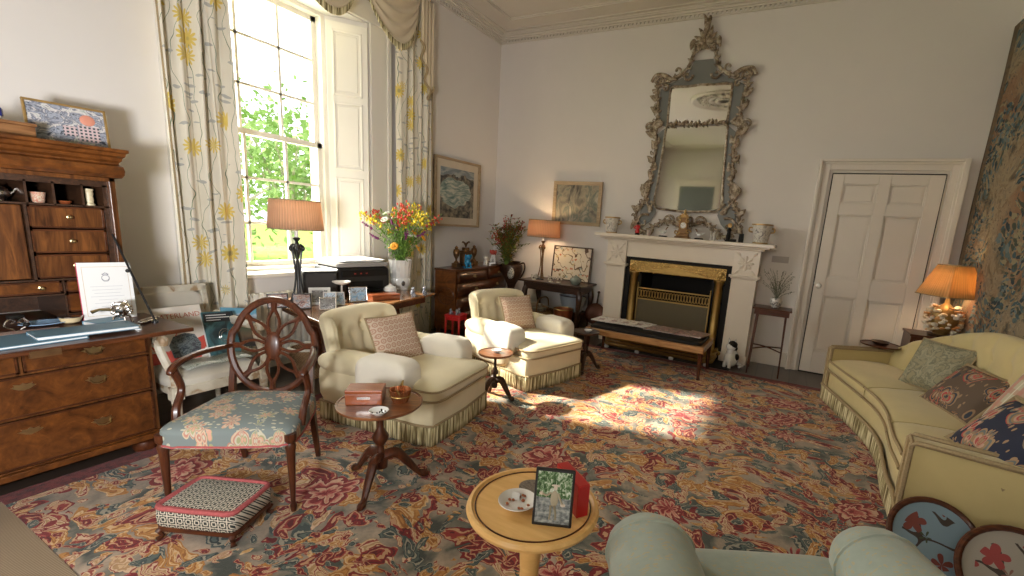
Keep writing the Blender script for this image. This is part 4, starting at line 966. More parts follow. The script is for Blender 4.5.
# fluted vase and its flowers
vz = thing('fluted_vase', 'tall white fluted vase at the far end of the window table', 'vase', (-3.19, 3.06, ZD))
part('vase_body', MB().lathe([(.062, 0), (.066, .01), (.062, .02), (.085, .05), (.088, .10), (.084, .11), (.088, .115), (.098, .26), (.104, .275), (.096, .272), (.088, .12), (0, .10)], n=48, wob=lambda a, z: 1+.03*cos(16*a)), M['china'], vz)
part('painted_medallion', MB().ell((.082, -.045, .065), (.012, .02, .024)), plain('dark_enamel', (.10, .09, .08), .3), vz)
def bouquet(name, label, loc, seed, spread, height, kinds, nfol, foliage_m, low=.0):
    rnd = random.Random(seed); t = thing(name, label, 'flowers', loc)
    fol = MB(); stm = MB()
    for k in range(nfol):
        a = rnd.uniform(0, 6.28); r = spread*rnd.uniform(0, .75); z = rnd.uniform(.02, height*.75); q = z/height
        c = Vector((r*cos(a)*(q+.25), r*sin(a)*(q+.25), z)); L = rnd.uniform(.03, .06)
        Mx = Matrix.Translation(c) @ Matrix.Rotation(rnd.uniform(0, 6.28), 4, 'Z') @ Matrix.Rotation(rnd.uniform(-1.2, .8), 4, 'Y')
        fol.add([(0, 0, 0), (L*.5, -L*.17, .004), (L, 0, -.004), (L*.5, L*.17, .004)], [(0, 1, 2, 3)], Mx)
    for kname, cnt, m, style, hr, sp_ in kinds:
        for k in range(cnt):
            a = rnd.uniform(0, 6.28); r = spread*rnd.uniform(.15, 1)*sp_; h = height*rnd.uniform(*hr)*(1-.25*(r/spread)**2)
            tip = Vector((r*cos(a), r*sin(a), h)); mid = Vector((tip.x*.35, tip.y*.35, h*.5))
            pts = spline([(.02*cos(a), .02*sin(a), -.04), mid, tip], 5); stm.tube(pts, .0022, 4)
            fm = MB(); d = (pts[-1]-pts[-3]).normalized()
            if style == 'spray':
                for j in range(16):
                    u = rnd.uniform(0, 1); p = pts[-1]-d*(.16*u)+Vector((rnd.gauss(0, .020+.022*u), rnd.gauss(0, .020+.022*u), rnd.gauss(0, .014)))
                    fm.ell(p, (.008, .008, .011), 5)
                    fm.tube([pts[-1]-d*(.16*u+.02), p], .0015, 3)
            elif style == 'spike':
                for j in range(9):
                    u = j/9; fm.ell(pts[-1]-d*.10*u+Vector((rnd.gauss(0, .006), rnd.gauss(0, .006), 0)), .006+.007*u, 6)
            elif style == 'daisy':
                Mx = Matrix.Translation(tip) @ d.to_track_quat('Z', 'Y').to_matrix().to_4x4()
                for j in range(10):
                    b = 2*pi*j/10; fm.ell((.024*cos(b), .024*sin(b), .0), (.014, .014, .006), 6, Mx)
                fm.ell((0, 0, .004), .012, 6, Mx)
            elif style == 'leafy':
                for j in range(20):
                    u = rnd.uniform(0, 1); p = pts[-1]-d*(.42*u)+Vector((rnd.gauss(0, .02), rnd.gauss(0, .02), 0)); b = rnd.uniform(0, 6.28); L = rnd.uniform(.045, .08)
                    Mx = Matrix.Translation(p) @ Matrix.Rotation(b, 4, 'Z') @ Matrix.Rotation(rnd.uniform(-.9, .3), 4, 'Y')
                    fm.add([(0, 0, 0), (L*.5, -L*.18, .005), (L, 0, -.004), (L*.5, L*.18, .005)], [(0, 1, 2, 3)], Mx)
            part(kname, fm, m, t)
    part('foliage', fol, foliage_m, t, smooth=False); part('stems', stm, M['green'], t); return t
fl_ = lambda n, c: plain(n, c, .7, var=.2, scale=20)
M['f_yel'] = fl_('yellow_blossom', (.78, .60, .03)); M['f_red'] = fl_('red_blossom', (.50, .05, .02)); M['f_wht'] = fl_('white_blossom', (.80, .82, .72)); M['f_pur'] = fl_('purple_blossom', (.20, .02, .14)); M['f_org'] = fl_('orange_blossom', (.75, .34, .02))
M['fol_l'] = fl_('fresh_foliage', (.16, .30, .04)); M['fol_o'] = fl_('olive_foliage', (.13, .15, .03)); M['fol_r'] = fl_('autumn_foliage', (.26, .05, .015)); M['fol_y'] = fl_('yellow_foliage', (.38, .28, .035))
bouquet('flower_bouquet', 'bright bouquet of yellow, white, red and purple flowers in the fluted vase', (-3.19, 3.06, ZD+.27), 12, .43, .56,
        (('yellow_spray', 17, M['f_yel'], 'spray', (.6, 1.0), 1), ('red_spray', 11, M['f_red'], 'spray', (.75, 1.05), .85), ('white_flower', 14, M['f_wht'], 'daisy', (.40, .8), .6), ('purple_flower', 13, M['f_pur'], 'spike', (.45, .85), .75), ('orange_flower', 7, M['f_org'], 'daisy', (.2, .5), .5)), 800, M['fol_l'])
KD = 1.088     # everything standing on the window table
for o in list(COL.objects):
    if o.name not in _n0 and o.parent is None:
        o.location = (o.location.x*KD, o.location.y*KD, ZD+(o.location.z-ZD)*KD); o.scale = (KD, KD, KD)
# wicker basket under the table
wk = NB('wicker', .8); vv = wk.co(); xx = wk.xyz(vv); ga = wk.math('ARCTAN2', xx[1], xx[0])
pt = wk.math('MULTIPLY', wk.math('SINE', wk.math('MULTIPLY', ga, 34.)), wk.math('SINE', wk.math('MULTIPLY', xx[2], 260.)))
wk.col(wk.mix(wk.math('MULTIPLY_ADD', pt, .5, .5), (.15, .075, .03), (.48, .30, .15))); wk.bump(pt, .6, .006); M['wicker'] = wk.m
wb_ = thing('wicker_basket', 'round wicker waste basket under the window table', 'basket', (-3.50, 2.34, 0))
part('basket_body', MB().lathe([(.10, 0), (.125, .15), (.14, .26), (.13, .26), (.115, .15), (.09, .02), (0, .02)], n=36), M['wicker'], wb_)
part('rim', MB().tube([(.137*cos(a*.2), .137*sin(a*.2), .262) for a in range(31)], .011, 6, closed=True), M['linen'], wb_)
# ================================================================== UPHOLSTERED ARMCHAIRS
def fringe_ring(fn, n, z0, z1, mat_, parent, name='fringe'):
    """fn(u) -> point on outline; hanging strands with a braid heading"""
    def g(u, v):
        p = fn(u); k = sin(u*n*2*pi); 
        return (p[0]*(1+.006*k), p[1]*(1+.006*k), lerp(z1, z0+.006*abs(sin(u*n*pi)), v))
    return part(name, MB().grid(g, n*4, 3), mat_, parent, solid=.004)
def club_chair(label, loc, rz):
    c = thing('upholstered_armchair', label, 'armchair', loc, rz, 'pale green-cream fringed armchairs')
    F = M['damask']
    base = MB().prism([(-.40, -.33), (.36, -.36), (.47, -.345), (.49, 0), (.47, .345), (.36, .36), (-.40, .33)], .10, .30)
    part('base', base, F, c, bevel=.02)
    cush = MB().pad((.16, 0, .335), (.35, .355, .065), .22, .5, 44, 14, disp=lambda p: Vector((p.x, p.y*(1 if p.x > .10 else .76), p.z*(1+.25*(1-(p.x/.4)**2)*(1-(p.y/.36)**2) if p.z > 0 else 1))))
    sc_ = part('seat_cushion', cush, F, c)
    def crn(n=70, z=.335, k=.22):
        sp = lambda q: math.copysign(abs(q)**k, q); o = []
        for i in range(n):
            a = 2*pi*i/n; x, y = .352*sp(cos(a)), .357*sp(sin(a)); o.append((x+.16, y*(1 if x > .10 else .76), z))
        return o
    child('braid', MB().tube(crn(z=.362), .007, 5, closed=True).tube(crn(z=.300), .007, 5, closed=True), M['braid'], sc_)
    for s in (-1, 1):
        am = MB().pad((-.07, s*.31, .30), (.32, .075, .155), .3, .5, 24, 12)
        am.pad((-.05, s*.315, .435), (.34, .092, .085), .35, .9, 28, 16, disp=lambda p: Vector((p.x, p.y*(1-.12*(p.x < 0)), p.z*(1-.10*p.x/.3))))
        a = part('arm', am, F, c)
        cv = MB().pad((.13, s*.318, .405), (.19, .103, .128), .3, .55, 28, 16)
        child('arm_cover', cv, M['linen'], a, label='loose white linen arm cover')
    def back(u, v):      # tufted scroll back, closed section swept across
        y = (u-.5)*.70; e = 1-abs(2*u-1)**5*.14
        a = 2*pi*v; 
        cx = -.315; w = .085; 
        z = .25+(.27+.27*sin(a))*1.02 if False else None
        s = sin(a); cz = math.copysign(abs(s)**.55, s); cc = math.copysign(abs(cos(a))**.7, cos(a))
        zz = .48+.26*cz; lean = -.12*(zz-.25)/.5
        th = .065+.035*max(0, (zz-.60)/.14)
        x = cx+lean+cc*th*(.6 if u < .02 or u > .98 else 1)
        if cc > 0:
            for ty in (-.22, 0, .22):
                for tz in (.46, .62): x -= .05*math.exp(-((y-ty)**2+(zz-tz)**2)/.0018)
            for ty in (-.11, .11):
                x -= .05*math.exp(-((y-ty)**2+(zz-.54)**2)/.0018)
        return (x-.06*abs(2*u-1)**3*-1.0, y*e, .25+(zz-.25)*(1-.06*abs(2*u-1)**3))
    bk = MB().grid(back, 56, 40, cv=True)
    n0 = [bk.v[j*57] for j in range(40)]; n1 = [bk.v[j*57+56] for j in range(40)]
    for ed, sgn in ((n0, -1), (n1, 1)):
        cen = sum(ed, Vector())/40; o = len(bk.v); bk.v.append(cen+Vector((0, sgn*.035, 0)))
        for j in range(40):
            a_, b_ = j*57+(56 if sgn > 0 else 0), ((j+1) % 40)*57+(56 if sgn > 0 else 0)
            bk.f.append((a_, b_, o))
    b = part('backrest', bk, F, c)
    for ty, tz in ((-.22, .46), (0, .46), (.22, .46), (-.22, .62), (0, .62), (.22, .62), (-.11, .54), (.11, .54)):
        child('button', MB().ell((-.315-.12*(tz-.25)/.5+.020, ty, tz), (.010, .012, .012), 8), F, b)
    out = [(-.42, -.33), (.36, -.365), (.475, -.35), (.498, 0), (.475, .35), (.36, .365), (-.42, .33)]
    L = [Vector(out[i])-Vector(out[i-1]) for i in range(len(out))]
    per = [0]
    for i in range(1, len(out)+1): per.append(per[-1]+(Vector(out[i % 7])-Vector(out[i-1])).length)
    def fn(u):
        s = (u % 1)*per[-1]
        for i in range(7):
            if s <= per[i+1]+1e-9:
                t = (s-per[i])/(per[i+1]-per[i]); return (lerp(out[i][0], out[(i+1) % 7][0], t), lerp(out[i][1], out[(i+1) % 7][1], t))
        return out[0]
    fringe_ring(fn, 150, .012, .140, M['fringe'], c)
    part('base_braid', MB().tube([(*fn(i/80), .143) for i in range(80)], .008, 5, closed=True), M['braid'], c)
    for sx in (-.34, .38):
        for sy in (-.26, .26): part('foot', MB().lathe([(.018, .012), (.024, .10)], (sx, sy, 0), 10), M['mahog'], c)
    return c
ch1 = club_chair('nearer pale green-cream armchair with a shell-patterned cushion and fringed base', (-2.31, 2.247, 0), R(8))
ch2 = dup(ch1, (-2.17, 3.575, 0), R(-16), 'farther pale green-cream armchair near the hearth, with a plainer faded cushion')
def cushion(name, label, loc, w, h, d, m, rz, rx, ry=0, edge=None, cat='cushion', em='braid'):
    c = thing(name, label, cat, loc, rz, None, rx, ry)
    def sq(p):
        u, v = abs(p.y)/(w/2), abs(p.z)/(h/2); k = (1-u**3)*(1-v**3)
        return Vector((p.x*max(0, k)**.55, p.y*(1-.07*(1-v*v)*u), p.z*(1-.07*(1-u*u)*v)))
    pts = []; N = 18; mb = MB()
    for s in (1, -1):
        mb.grid(lambda a, b: sq(Vector((s*d/2, (a-.5)*w, (b-.5)*h))), N, N)
    part('cushion_cover', mb, m, c)
    if edge:
        pp = [sq(Vector((0, (t-.5)*w, -h/2))) for t in [i/12 for i in range(12)]]+[sq(Vector((0, w/2, (t-.5)*h))) for t in [i/12 for i in range(12)]]+[sq(Vector((0, (.5-t)*w, h/2))) for t in [i/12 for i in range(12)]]+[sq(Vector((0, -w/2, (.5-t)*h))) for t in [i/12 for i in range(12)]]
        part('edge_trim', MB().tube(pp, edge, 6, closed=True), M[em], c)
    return c
cushion('scatter_cushion', 'square pink shell-patterned cushion on the nearer pale armchair', (-2.40, 2.27, .515), .40, .40, .13, M['shell_cushion'], R(-4), 0, R(-24), .006)
cushion('scatter_cushion', 'square faded pink cushion on the farther pale armchair', (-2.25, 3.63, .55), .35, .35, .13, M['shell_cushion'], R(-24), 0, R(-24), .006)
# ================================================================== TRIPOD TABLES
def tripod(name, label, loc, r, h, m, mz, foot, gallery=False, rz=0, turn=1., group=None):
    t = thing(name, label, 'table', loc, rz, group)
    part('tabletop', MB().lathe([(r*.2, h-.018), (r*.96, h-.014), (r, h-.006), (r, h+.004), (r*.96, h+.004), (r*.95, h), (0, h)], n=40), m, t)
    part('pedestal', MB().lathe([(.030*turn, .10), (.032*turn, .15), (.018*turn, .18), (.014*turn, .22), (.032*turn, h*.55), (.036*turn, h*.60), (.014*turn, h*.70), (.013*turn, h*.85), (.026*turn, h-.03), (.045*turn, h-.016)], n=16), mz, t)
    for k in range(3):
        a = R(120*k+30)
        p = lambda rr, z: (rr*cos(a), rr*sin(a), z)
        part('leg', MB().tube(spline([p(.012, .16), p(foot*.35, .165), p(foot*.62, .10), p(foot*.85, .035), p(foot, .018), p(foot*1.1, .014)]), ease([.030, .030, .024, .017, .024, .013], 6), 8, flat=.8), mz, t)
    return t
tripod('tripod_table', 'round mahogany tripod table beside the nearer armchair, holding a box and basket', (-1.735, 1.53, .012), .205, .455, M['tabletop'], M['mahogz'], .22, rz=R(25), turn=1.15)
zt = .012+.456
jb = thing('polished_box', 'polished red-brown box with an inlaid plate on the nearer tripod table', 'box', (-1.80, 1.50, zt), rz=R(38))
part('box_body', MB().box(-.085, .085, -.055, .055, 0, .055), M['redwood'], jb, smooth=False, bevel=.003)
part('box_lid', MB().box(-.087, .087, -.057, .057, .056, .075), M['redwood'], jb, smooth=False, bevel=.004)
part('inlay_plate', MB().box(-.03, .03, -.0585, -.055, .03, .042), M['silver'], jb, smooth=False)
cb = thing('copper_basket', 'small ribbed copper basket with two handles on the nearer tripod table', 'basket', (-1.665, 1.595, zt))
part('basket_body', MB().lathe([(.035, 0), (.042, .015), (.052, .065), (.049, .065), (.038, .01), (0, .008)], n=60, wob=lambda a, z: 1+.03*cos(30*a)), plain('copper', (.42, .17, .07), .3, .8, .2), cb)
for s in (-1, 1): part('handle', MB().tube([(.03*s, -.045*s, .06), (.04*s, -.058*s, .085), (.048*s, -.05*s, .06)], .004), M['brass'], cb)
part('rim_band', MB().tube([(.051*cos(k*.25), .051*sin(k*.25), .035) for k in range(25)], .003, 5, closed=True), M['brass'], cb)
def dish(name, label, loc, r, m2=None, s=1):
    d = thing(name, label, 'dish', loc)
    part('dish_body', MB().lathe([(r*.5, 0), (r*.55, .004), (r*.8, .01), (r, .02), (r*.98, .022), (r*.55, .008), (0, .006)], n=32), M['china'], d)
    if m2:
        rn = random.Random(int(r*1000)); pm = MB()
        for k in range(11):
            a = rn.uniform(0, 6.28); q = r*rn.uniform(.1, .75); pm.ell((q*cos(a), q*sin(a), .008+.008*(q/r)), (r*.10, r*.07, .004), 6)
        part('painted_decoration', pm, m2, d)
    return d
dish('saucer', 'small white dish with dark decoration on the nearer tripod table', (-1.625, 1.425, zt), .045, M['soot'])
tripod('small_tripod_table', 'small dark tripod table between the two pale armchairs', (-1.94, 2.83, .012), .135, .385, M['tabletop'], M['dark'], .15, rz=R(-10), turn=.8)
dish('ashtray', 'small white dish on the tripod table between the armchairs', (-1.94, 2.84, .398), .04, None)
tripod('dark_tripod_table', 'small dark tripod table beside the farther armchair, near the hearth bench', (-1.68, 3.98, .012), .135, .395, M['dark'], M['dark'], .17, rz=R(20), turn=.8)
dish('ashtray', 'small white dish on the tripod table near the hearth bench', (-1.65, 3.96, .408), .04, None)
# red stool with figurines
rs = thing('red_stool', 'small bright red square stool between the chest and the farther armchair', 'stool', (-3.06, 3.70, .0), rz=R(12))
part('seat', MB().box(-.09, .09, -.09, .09, .39, .415), M['red'], rs, smooth=False, bevel=.006)
part('apron', MB().box(-.08, .08, -.08, .08, .355, .39), M['red'], rs, smooth=False)
for sx in (-1, 1):
    for sy in (-1, 1): part('leg', MB().tube([(sx*.085, sy*.085, 0), (sx*.074, sy*.074, .39)], [.010, .013], 8), M['red'], rs)
for k, (dx, dy) in enumerate(((-.03, -.04), (.035, -.03), (0, .045))):
    cat_fig('small_figurine', ('white and black figurine, leftmost on the red stool', 'white and black figurine, frontmost on the red stool', 'white and black figurine at the back of the red stool')[k], (-3.06+dx, 3.70+dy, .415), R(30*k), .5, M['catglaze'], 'figurines on the red stool')
# ================================================================== CHEST IN THE CORNER
cx = thing('walnut_chest', 'bow-fronted walnut chest of drawers in the far left corner with ornaments on top', 'chest of drawers', (-3.655, 4.79, 0), rz=R(9.5))
def bowpoly(o=0, w=.71, d0=-.15, d1=.155): 
    P = [(d0-o*.3, -w-o), (d1-.035+o, -w-o)]
    for i in range(13): t = -1+2*i/12; P.append((d1-.035+.05*(1-t*t)+o, t*w))
    P += [(d1-.035+o, w+o), (d0-o*.3, w+o)]
    return P
part('carcass', MB().prism(bowpoly(), .10, .795), M['burl'], cx, ang=20)
part('chest_top', MB().prism(bowpoly(.015), .795, .82), M['walnut'], cx, bevel=.005, ang=20)
inl = MB().tube([(.0+.10*cos(k*.25), -.712, .50+.10*sin(k*.25)) for k in range(25)], .004, 5, closed=True)
for k in range(8): a = k*pi/4; inl.box(-.10, .10, -.713, -.710, -.002, .002, T(0, 0, .5) @ Matrix.Rotation(a, 4, 'Y'))
part('star_inlay', inl, M['mahog'], cx)
def bow_drawer(y0, y1, z0, z1):
    def f(u, v): y = lerp(y0, y1, u); t = y/.71; return (.155-.035+.05*(1-t*t)+.008, y, lerp(z0, z1, v))
    d = part('drawer', MB().grid(f, 12, 1), M['walnut'], cx, solid=.012)
    for yh in ((y0*.72+y1*.28), (y0*.28+y1*.72)) if y1-y0 > .7 else ((y0+y1)/2,):
        m = MB(); t = yh/.71; batwing(m, yh, (z0+z1)/2, .155-.035+.05*(1-t*t)+.014, .9); child('handle', m, M['brassold'], d)
bow_drawer(-.68, -.01, .66, .785); bow_drawer(.01, .68, .66, .785)
for z in (.14, .315, .49): bow_drawer(-.68, .68, z, z+.155)
for x, y in ((.10, -.65), (.10, .65), (-.11, -.65), (-.11, .65)): part('bracket_foot', MB().box(x-.03, x+.03, y-.04, y+.04, 0, .10), M['mahog'], cx, smooth=False, bevel=.008)
def urn(label, loc):
    u = thing('gilt_urn', label, 'urn', loc, 0, 'gilded urns on the corner chest')
    part('plinth', MB().box(-.04, .04, -.04, .04, 0, .05), M['bronze'], u, smooth=False, bevel=.004)
    part('urn_body', MB().lathe([(.035, .05), (.03, .06), (.012, .08), (.012, .10), (.034, .14), (.04, .18), (.03, .21), (.018, .22), (.022, .235), (.012, .25), (0, .26)]), M['bronze'], u)
    m = MB()
    for s in (-1, 1): m.tube([(0, s*.032, .15), (0, s*.058, .18), (0, s*.045, .215), (0, s*.024, .215)], .004)
    part('handles', m, M['bronze'], u); return u
def onchest(u, v): a = R(9.5); return (-3.655+u*cos(a)-v*sin(a), 4.79+u*sin(a)+v*cos(a), .82)
u1 = urn('gilded urn at the left of the bronze group on the corner chest', onchest(-.02, -.46)); u2 = dup(u1, onchest(-.03, .0), None, 'gilded urn at the right of the bronze group on the corner chest')
bz = thing('bronze_clock_case', 'tall gilt-bronze ornament with spread wings between the two urns', 'ornament', onchest(-.04, -.20))
part('case', MB().box(-.045, .045, -.09, .09, 0, .03).box(-.035, .035, -.075, .075, .03, .17).box(-.045, .045, -.085, .085, .17, .19).box(-.025, .025, -.045, .045, .19, .23), M['bronze'], bz, smooth=False, bevel=.006)
m = MB().ell((0, 0, .26), (.014, .018, .03))
for s in (-1, 1): m.tube(spline([(0, 0, .26), (0, s*.03, .285), (0, s*.06, .30), (0, s*.075, .285)]), ease([.014, .012, .009, .004], 6), 6)
part('winged_finial', m, M['bronze'], bz)
bz.children[0]
cl = MB().lathe([(.03, 0), (.03, .004), (0, .005)], M=T(.036, 0, .11, ry=R(90))); part('roundel', cl, M['gilt'], bz)
def foo(name, label, loc, s, m, m2, rz=R(60)):
    d = thing(name, label, 'figurine', loc, rz)
    b = MB().box(-.035*s, .035*s, -.05*s, .05*s, 0, .014*s).ell((0, .015*s, .055*s), (.03*s, .04*s, .04*s), 12).ell((0, -.02*s, .075*s), (.024*s, .022*s, .04*s), 12)
    for q in (-1, 1): b.tube([(q*.02*s, -.025*s, .06*s), (q*.022*s, -.038*s, .03*s), (q*.022*s, -.042*s, .014*s)], [.011*s, .009*s, .010*s])
    part('body', b, m, d)
    h = MB().ell((0, -.032*s, .122*s), (.030*s, .030*s, .028*s), 12).ell((0, -.058*s, .115*s), (.016*s, .013*s, .012*s), 8)
    for q in (-1, 1): h.ell((q*.030*s, -.02*s, .13*s), (.010*s, .016*s, .022*s), 8)
    for k in range(8): a = k*.8; h.ell((.03*s*cos(a), -.01*s, .115*s+.026*s*sin(a)), .009*s, 6)
    part('head', h, m2, d); part('tail', MB().tube(spline([(0, .05*s, .05*s), (0, .065*s, .085*s), (0, .05*s, .12*s)]), .009*s), m, d)
    return d
foo('lion_dog_figurine', 'turquoise glazed lion-dog figurine at the left front of the corner chest', onchest(.10, -.40), 1.1, M['blue'], M['blue'])
foo('dog_figurine', 'small white and black dog figurine in the middle of the corner chest', onchest(.06, .17), .75, M['china'], M['china'], R(20))
foo('lion_dog_figurine', 'white lion-dog figurine with red ears, right on the corner chest', onchest(.02, .47), 1.25, M['china'], plain('red_white_glaze', (.55, .08, .06), .25), R(30))
single('silver_tray', MB().lathe([(.05, 0), (.11, .006), (.11, .012), (.05, .004), (0, .004)], sy=1.6), M['silver'], 'oval silver tray in front of the red-eared lion-dog', 'tray', onchest(.08, .40))
# seascape picture above it
def m_sea():
    b = NB('seascape_paint', .6); v = b.co('Generated'); x = b.xyz(v)
    vw = b.warp(v, 3, .3, 3)
    xx = b.xyz(vw); cx_ = b.math('SUBTRACT', xx[0], .42); cy_ = b.math('SUBTRACT', xx[2], .52)
    r = b.math('SQRT', b.math('ADD', b.math('MULTIPLY', cx_, b.math('MULTIPLY', cx_, .8)), b.math('MULTIPLY', cy_, b.math('MULTIPLY', cy_, 2.2))))
    sea = b.ramp(b.noise(b.map(vw, (2, 1, 9)), 2.5, 4), [(.35, (.12, .19, .17)), (.5, (.32, .38, .32)), (.62, (.55, .54, .44))])
    land = b.ramp(b.noise(vw, 9, 4), [(.35, (.04, .04, .04)), (.5, (.17, .15, .11)), (.65, (.33, .28, .20))])
    c = b.mix(b.math('GREATER_THAN', r, .42), sea, land)
    sky = b.ramp(b.noise(b.map(vw, (1, 1, 6)), 3, 3), [(.4, (.18, .22, .24)), (.6, (.36, .38, .36))])
    b.col(b.mix(b.math('GREATER_THAN', xx[2], .86), c, sky)); return b.m
framed('seascape_painting', 'large pale-framed seascape picture on the window wall above the corner chest', 'picture', (-3.915, 4.70, 1.295), R(90), R(0), .87, .825, .028, wood('limed_wood', (.30, .20, .11), (.48, .36, .22)), m_sea(), plain('mount_cream', (.62, .54, .42), .8), .085, d=.035, print_name='painting')
def m_street():
    b = NB('muted_landscape_paint', .6); v = b.co('Generated'); x = b.xyz(v)
    b.col(b.ramp(b.noise(b.map(v, (3, .01, 1.3)), 1.5, 5, .6, .8), [(.32, (.035, .035, .035)), (.42, (.16, .15, .12)), (.5, (.30, .27, .20)), (.57, (.13, .16, .13)), (.68, (.42, .37, .28))])); return b.m
framed('landscape_painting', 'small muted landscape picture above the console lamp on the fireplace wall', 'picture', (-2.62, 5.56, 1.42), 0, 0, .70, .56, .045, wood('pale_frame', (.30, .21, .12), (.50, .38, .23)), m_street(), None, 0, d=.03, print_name='painting')
# ================================================================== CORNER PEDESTAL AND VASE
pd = thing('plant_pedestal', 'dark pedestal standing in the corner behind the chest', 'pedestal', (-3.44, 5.33, 0))
part('column', MB().lathe([(.12, 0), (.12, .03), (.07, .05), (.05, .12), (.05, .36), (.07, .42), (.11, .44), (.11, .46)]), M['dark'], pd)
fv = thing('face_vase', 'dark vase with a pale patterned oval face standing in the corner', 'vase', (-3.44, 5.33, .46))
part('vase_body', MB().lathe([(.07, 0), (.075, .01), (.05, .04), (.06, .09), (.13, .22), (.15, .30), (.14, .36), (.10, .39), (.12, .41), (.10, .41), (.06, .3), (0, .3)], n=28), M['dark'], fv)
part('painted_oval', MB().pad((.055, -.115, .26), (.055, .03, .085), 1, 1, 16, 10, disp=lambda p: p), m_image('black_white_lattice', [(.45, (.04, .04, .04)), (.5, (.55, .52, .45))], 9, 0), fv)
part('handle', MB().tube(spline([(.10, 0, .37), (.19, 0, .40), (.20, 0, .30), (.13, 0, .17)]), .012), M['dark'], fv)
bouquet('autumn_bouquet', 'bushy red, olive and yellow foliage bouquet in the corner vase', (-3.46, 5.22, .86), 5, .34, .64,
        (('yellow_foliage', 14, M['fol_y'], 'leafy', (.5, .95), 1.1), ('red_foliage', 18, M['fol_r'], 'leafy', (.6, 1.05), .8), ('red_spray', 10, M['f_red'], 'spray', (.55, 1.0), .8), ('olive_foliage', 20, M['fol_o'], 'leafy', (.4, .9), .9)), 500, M['fol_o'])
# ================================================================== CONSOLE TABLE
ck = thing('console_table', 'dark oak side table against the fireplace wall with a lamp on it', 'table', (-2.70, 5.30, 0))
part('tabletop', MB().box(-3.16, -2.24, 5.05, 5.55, .655, .68), M['dark'], ck, True, smooth=False, bevel=.006)
part('frieze', MB().box(-3.10, -2.29, 5.10, 5.53, .56, .655), M['dark'], ck, True, smooth=False, bevel=.004)
for x, y in ((-3.07, 5.13), (-2.31, 5.13), (-3.07, 5.50), (-2.31, 5.50)):
    s = 1 if x > -2.7 else -1
    part('leg', MB().tube(spline([(x, y, .60), (x+s*.02, y-.01, .50), (x, y, .30), (x-s*.01, y, .10), (x+s*.02, y-.01, .02)]), ease([.035, .040, .024, .017, .024], 6), 8), M['dark'], ck, True)
shade_lamp('table_lamp', 'lit lamp with a peach shade and bronze scrolled base on the dark console', (-2.93, 5.26, .68), .215, .200, .56, .215, M['shade'], tripod_body(.57, M['bronze']), 17)
def m_embro():
    b = NB('floral_embroidery', .8); v = b.co('Generated'); p = b.cxyz(b.xyz(v)[0], b.xyz(v)[2], 0.); vw = b.warp(p, 5, .12)
    m, q, rr, lim = b.flower(vw, 8.5, 6, .36, .9, .5)
    c = b.mix(b.math('LESS_THAN', b.math('ABSOLUTE', b.math('SUBTRACT', b.noise(b.map(vw, (1.3, 1, 1)), 2.6, 1), .5)), .014), (.58, .53, .43), (.10, .06, .035))
    c = b.mix(m, c, b.ramp(rr, [(0, (.42, .13, .07)), (.4, (.28, .35, .33)), (.65, (.45, .36, .20)), (.8, (.22, .17, .09))], True)); b.col(c); return b.m
framed('framed_embroidery', 'framed floral embroidery in a thin dark frame leaning on the wall on the console', 'picture', (-2.60, 5.46, .68), 0, R(-7), .57, .46, .016, M['dark'], m_embro(), None, 0, d=.02, print_name='embroidery')
rn = random.Random(3)
for k, (x, y) in enumerate(((-2.98, 5.16), (-2.72, 5.14), (-2.62, 5.17))):
    m = MB()
    for j in range(7): m.ell((rn.gauss(0, .02), rn.gauss(0, .02), .02+rn.uniform(0, .05)), (.014, .012, .016), 6)
    m.lathe([(.03, 0), (.028, .012), (0, .014)], n=12)
    single('crystal_ornament', m, plain('pale_crystal', (.50, .48, .40), .15, coat=.5), ('pale crystal cluster at the left end of the console', 'pale crystal cluster in front of the lamp on the console', 'pale crystal cluster before the embroidery on the console')[k], 'ornament', (x, y, .68), group='crystal ornaments on the console')
gv = thing('glazed_jar', 'squat grey-green glazed jar at the right of the console', 'jar', (-2.38, 5.17, .68))
part('jar_body', MB().lathe([(.04, 0), (.055, .01), (.075, .05), (.065, .085), (.045, .095)]), plain('grey_green_glaze', (.20, .24, .20), .25, coat=.4), gv)
part('lid', MB().lathe([(.047, .095), (.03, .108), (.008, .112), (.01, .122), (0, .125)]), plain('grey_green_lid', (.17, .21, .18), .25), gv)
lb = thing('log_basket', 'wide wicker basket heaped with logs under the console', 'basket', (-2.90, 5.30, 0))
part('basket_body', MB().lathe([(.15, 0), (.18, .15), (.20, .27), (.19, .27), (.165, .15), (.13, .02), (0, .02)], n=36, sx=1.05, sy=.9), M['wicker'], lb)
part('handle', MB().tube(spline([(0, .17, .26), (0, .12, .42), (0, -.12, .42), (0, -.17, .26)]), .010), M['wicker'], lb)
for k in range(9):
    a = rn.uniform(-.5, .5); m = MB().tube([(-.13, 0, 0), (0, .004, .003), (.13, 0, 0)], .024, 9)
    single('firewood_log', m, M['bark'] if k % 3 else plain('split_log', (.32, .20, .10), .9, var=.4, scale=20), 'split firewood log piled in the wicker basket under the console', 'log', (-2.95+rn.uniform(-.03, .03), 5.28+(k % 4-1.5)*.062, .22+.048*(k//4)+.01*rn.random()+(.02 if k//4 else 0)), rz=a*.35, group='logs in the basket', ry=a*.25)
tb = thing('enamel_tub', 'pale blue-grey oval tub under the right half of the console', 'tub', (-2.50, 5.38, .30))
part('tub_body', MB().lathe([(.12, 0), (.15, .10), (.17, .20), (.16, .20), (.135, .08), (0, .02)], sx=1.1, sy=.75, n=32), plain('blue_grey_enamel', (.28, .32, .36), .3), tb)
part('rim', MB().tube([(.185*cos(k*.2), .126*sin(k*.2), .20) for k in range(31)], .006, 5, closed=True), M['silver'], tb)
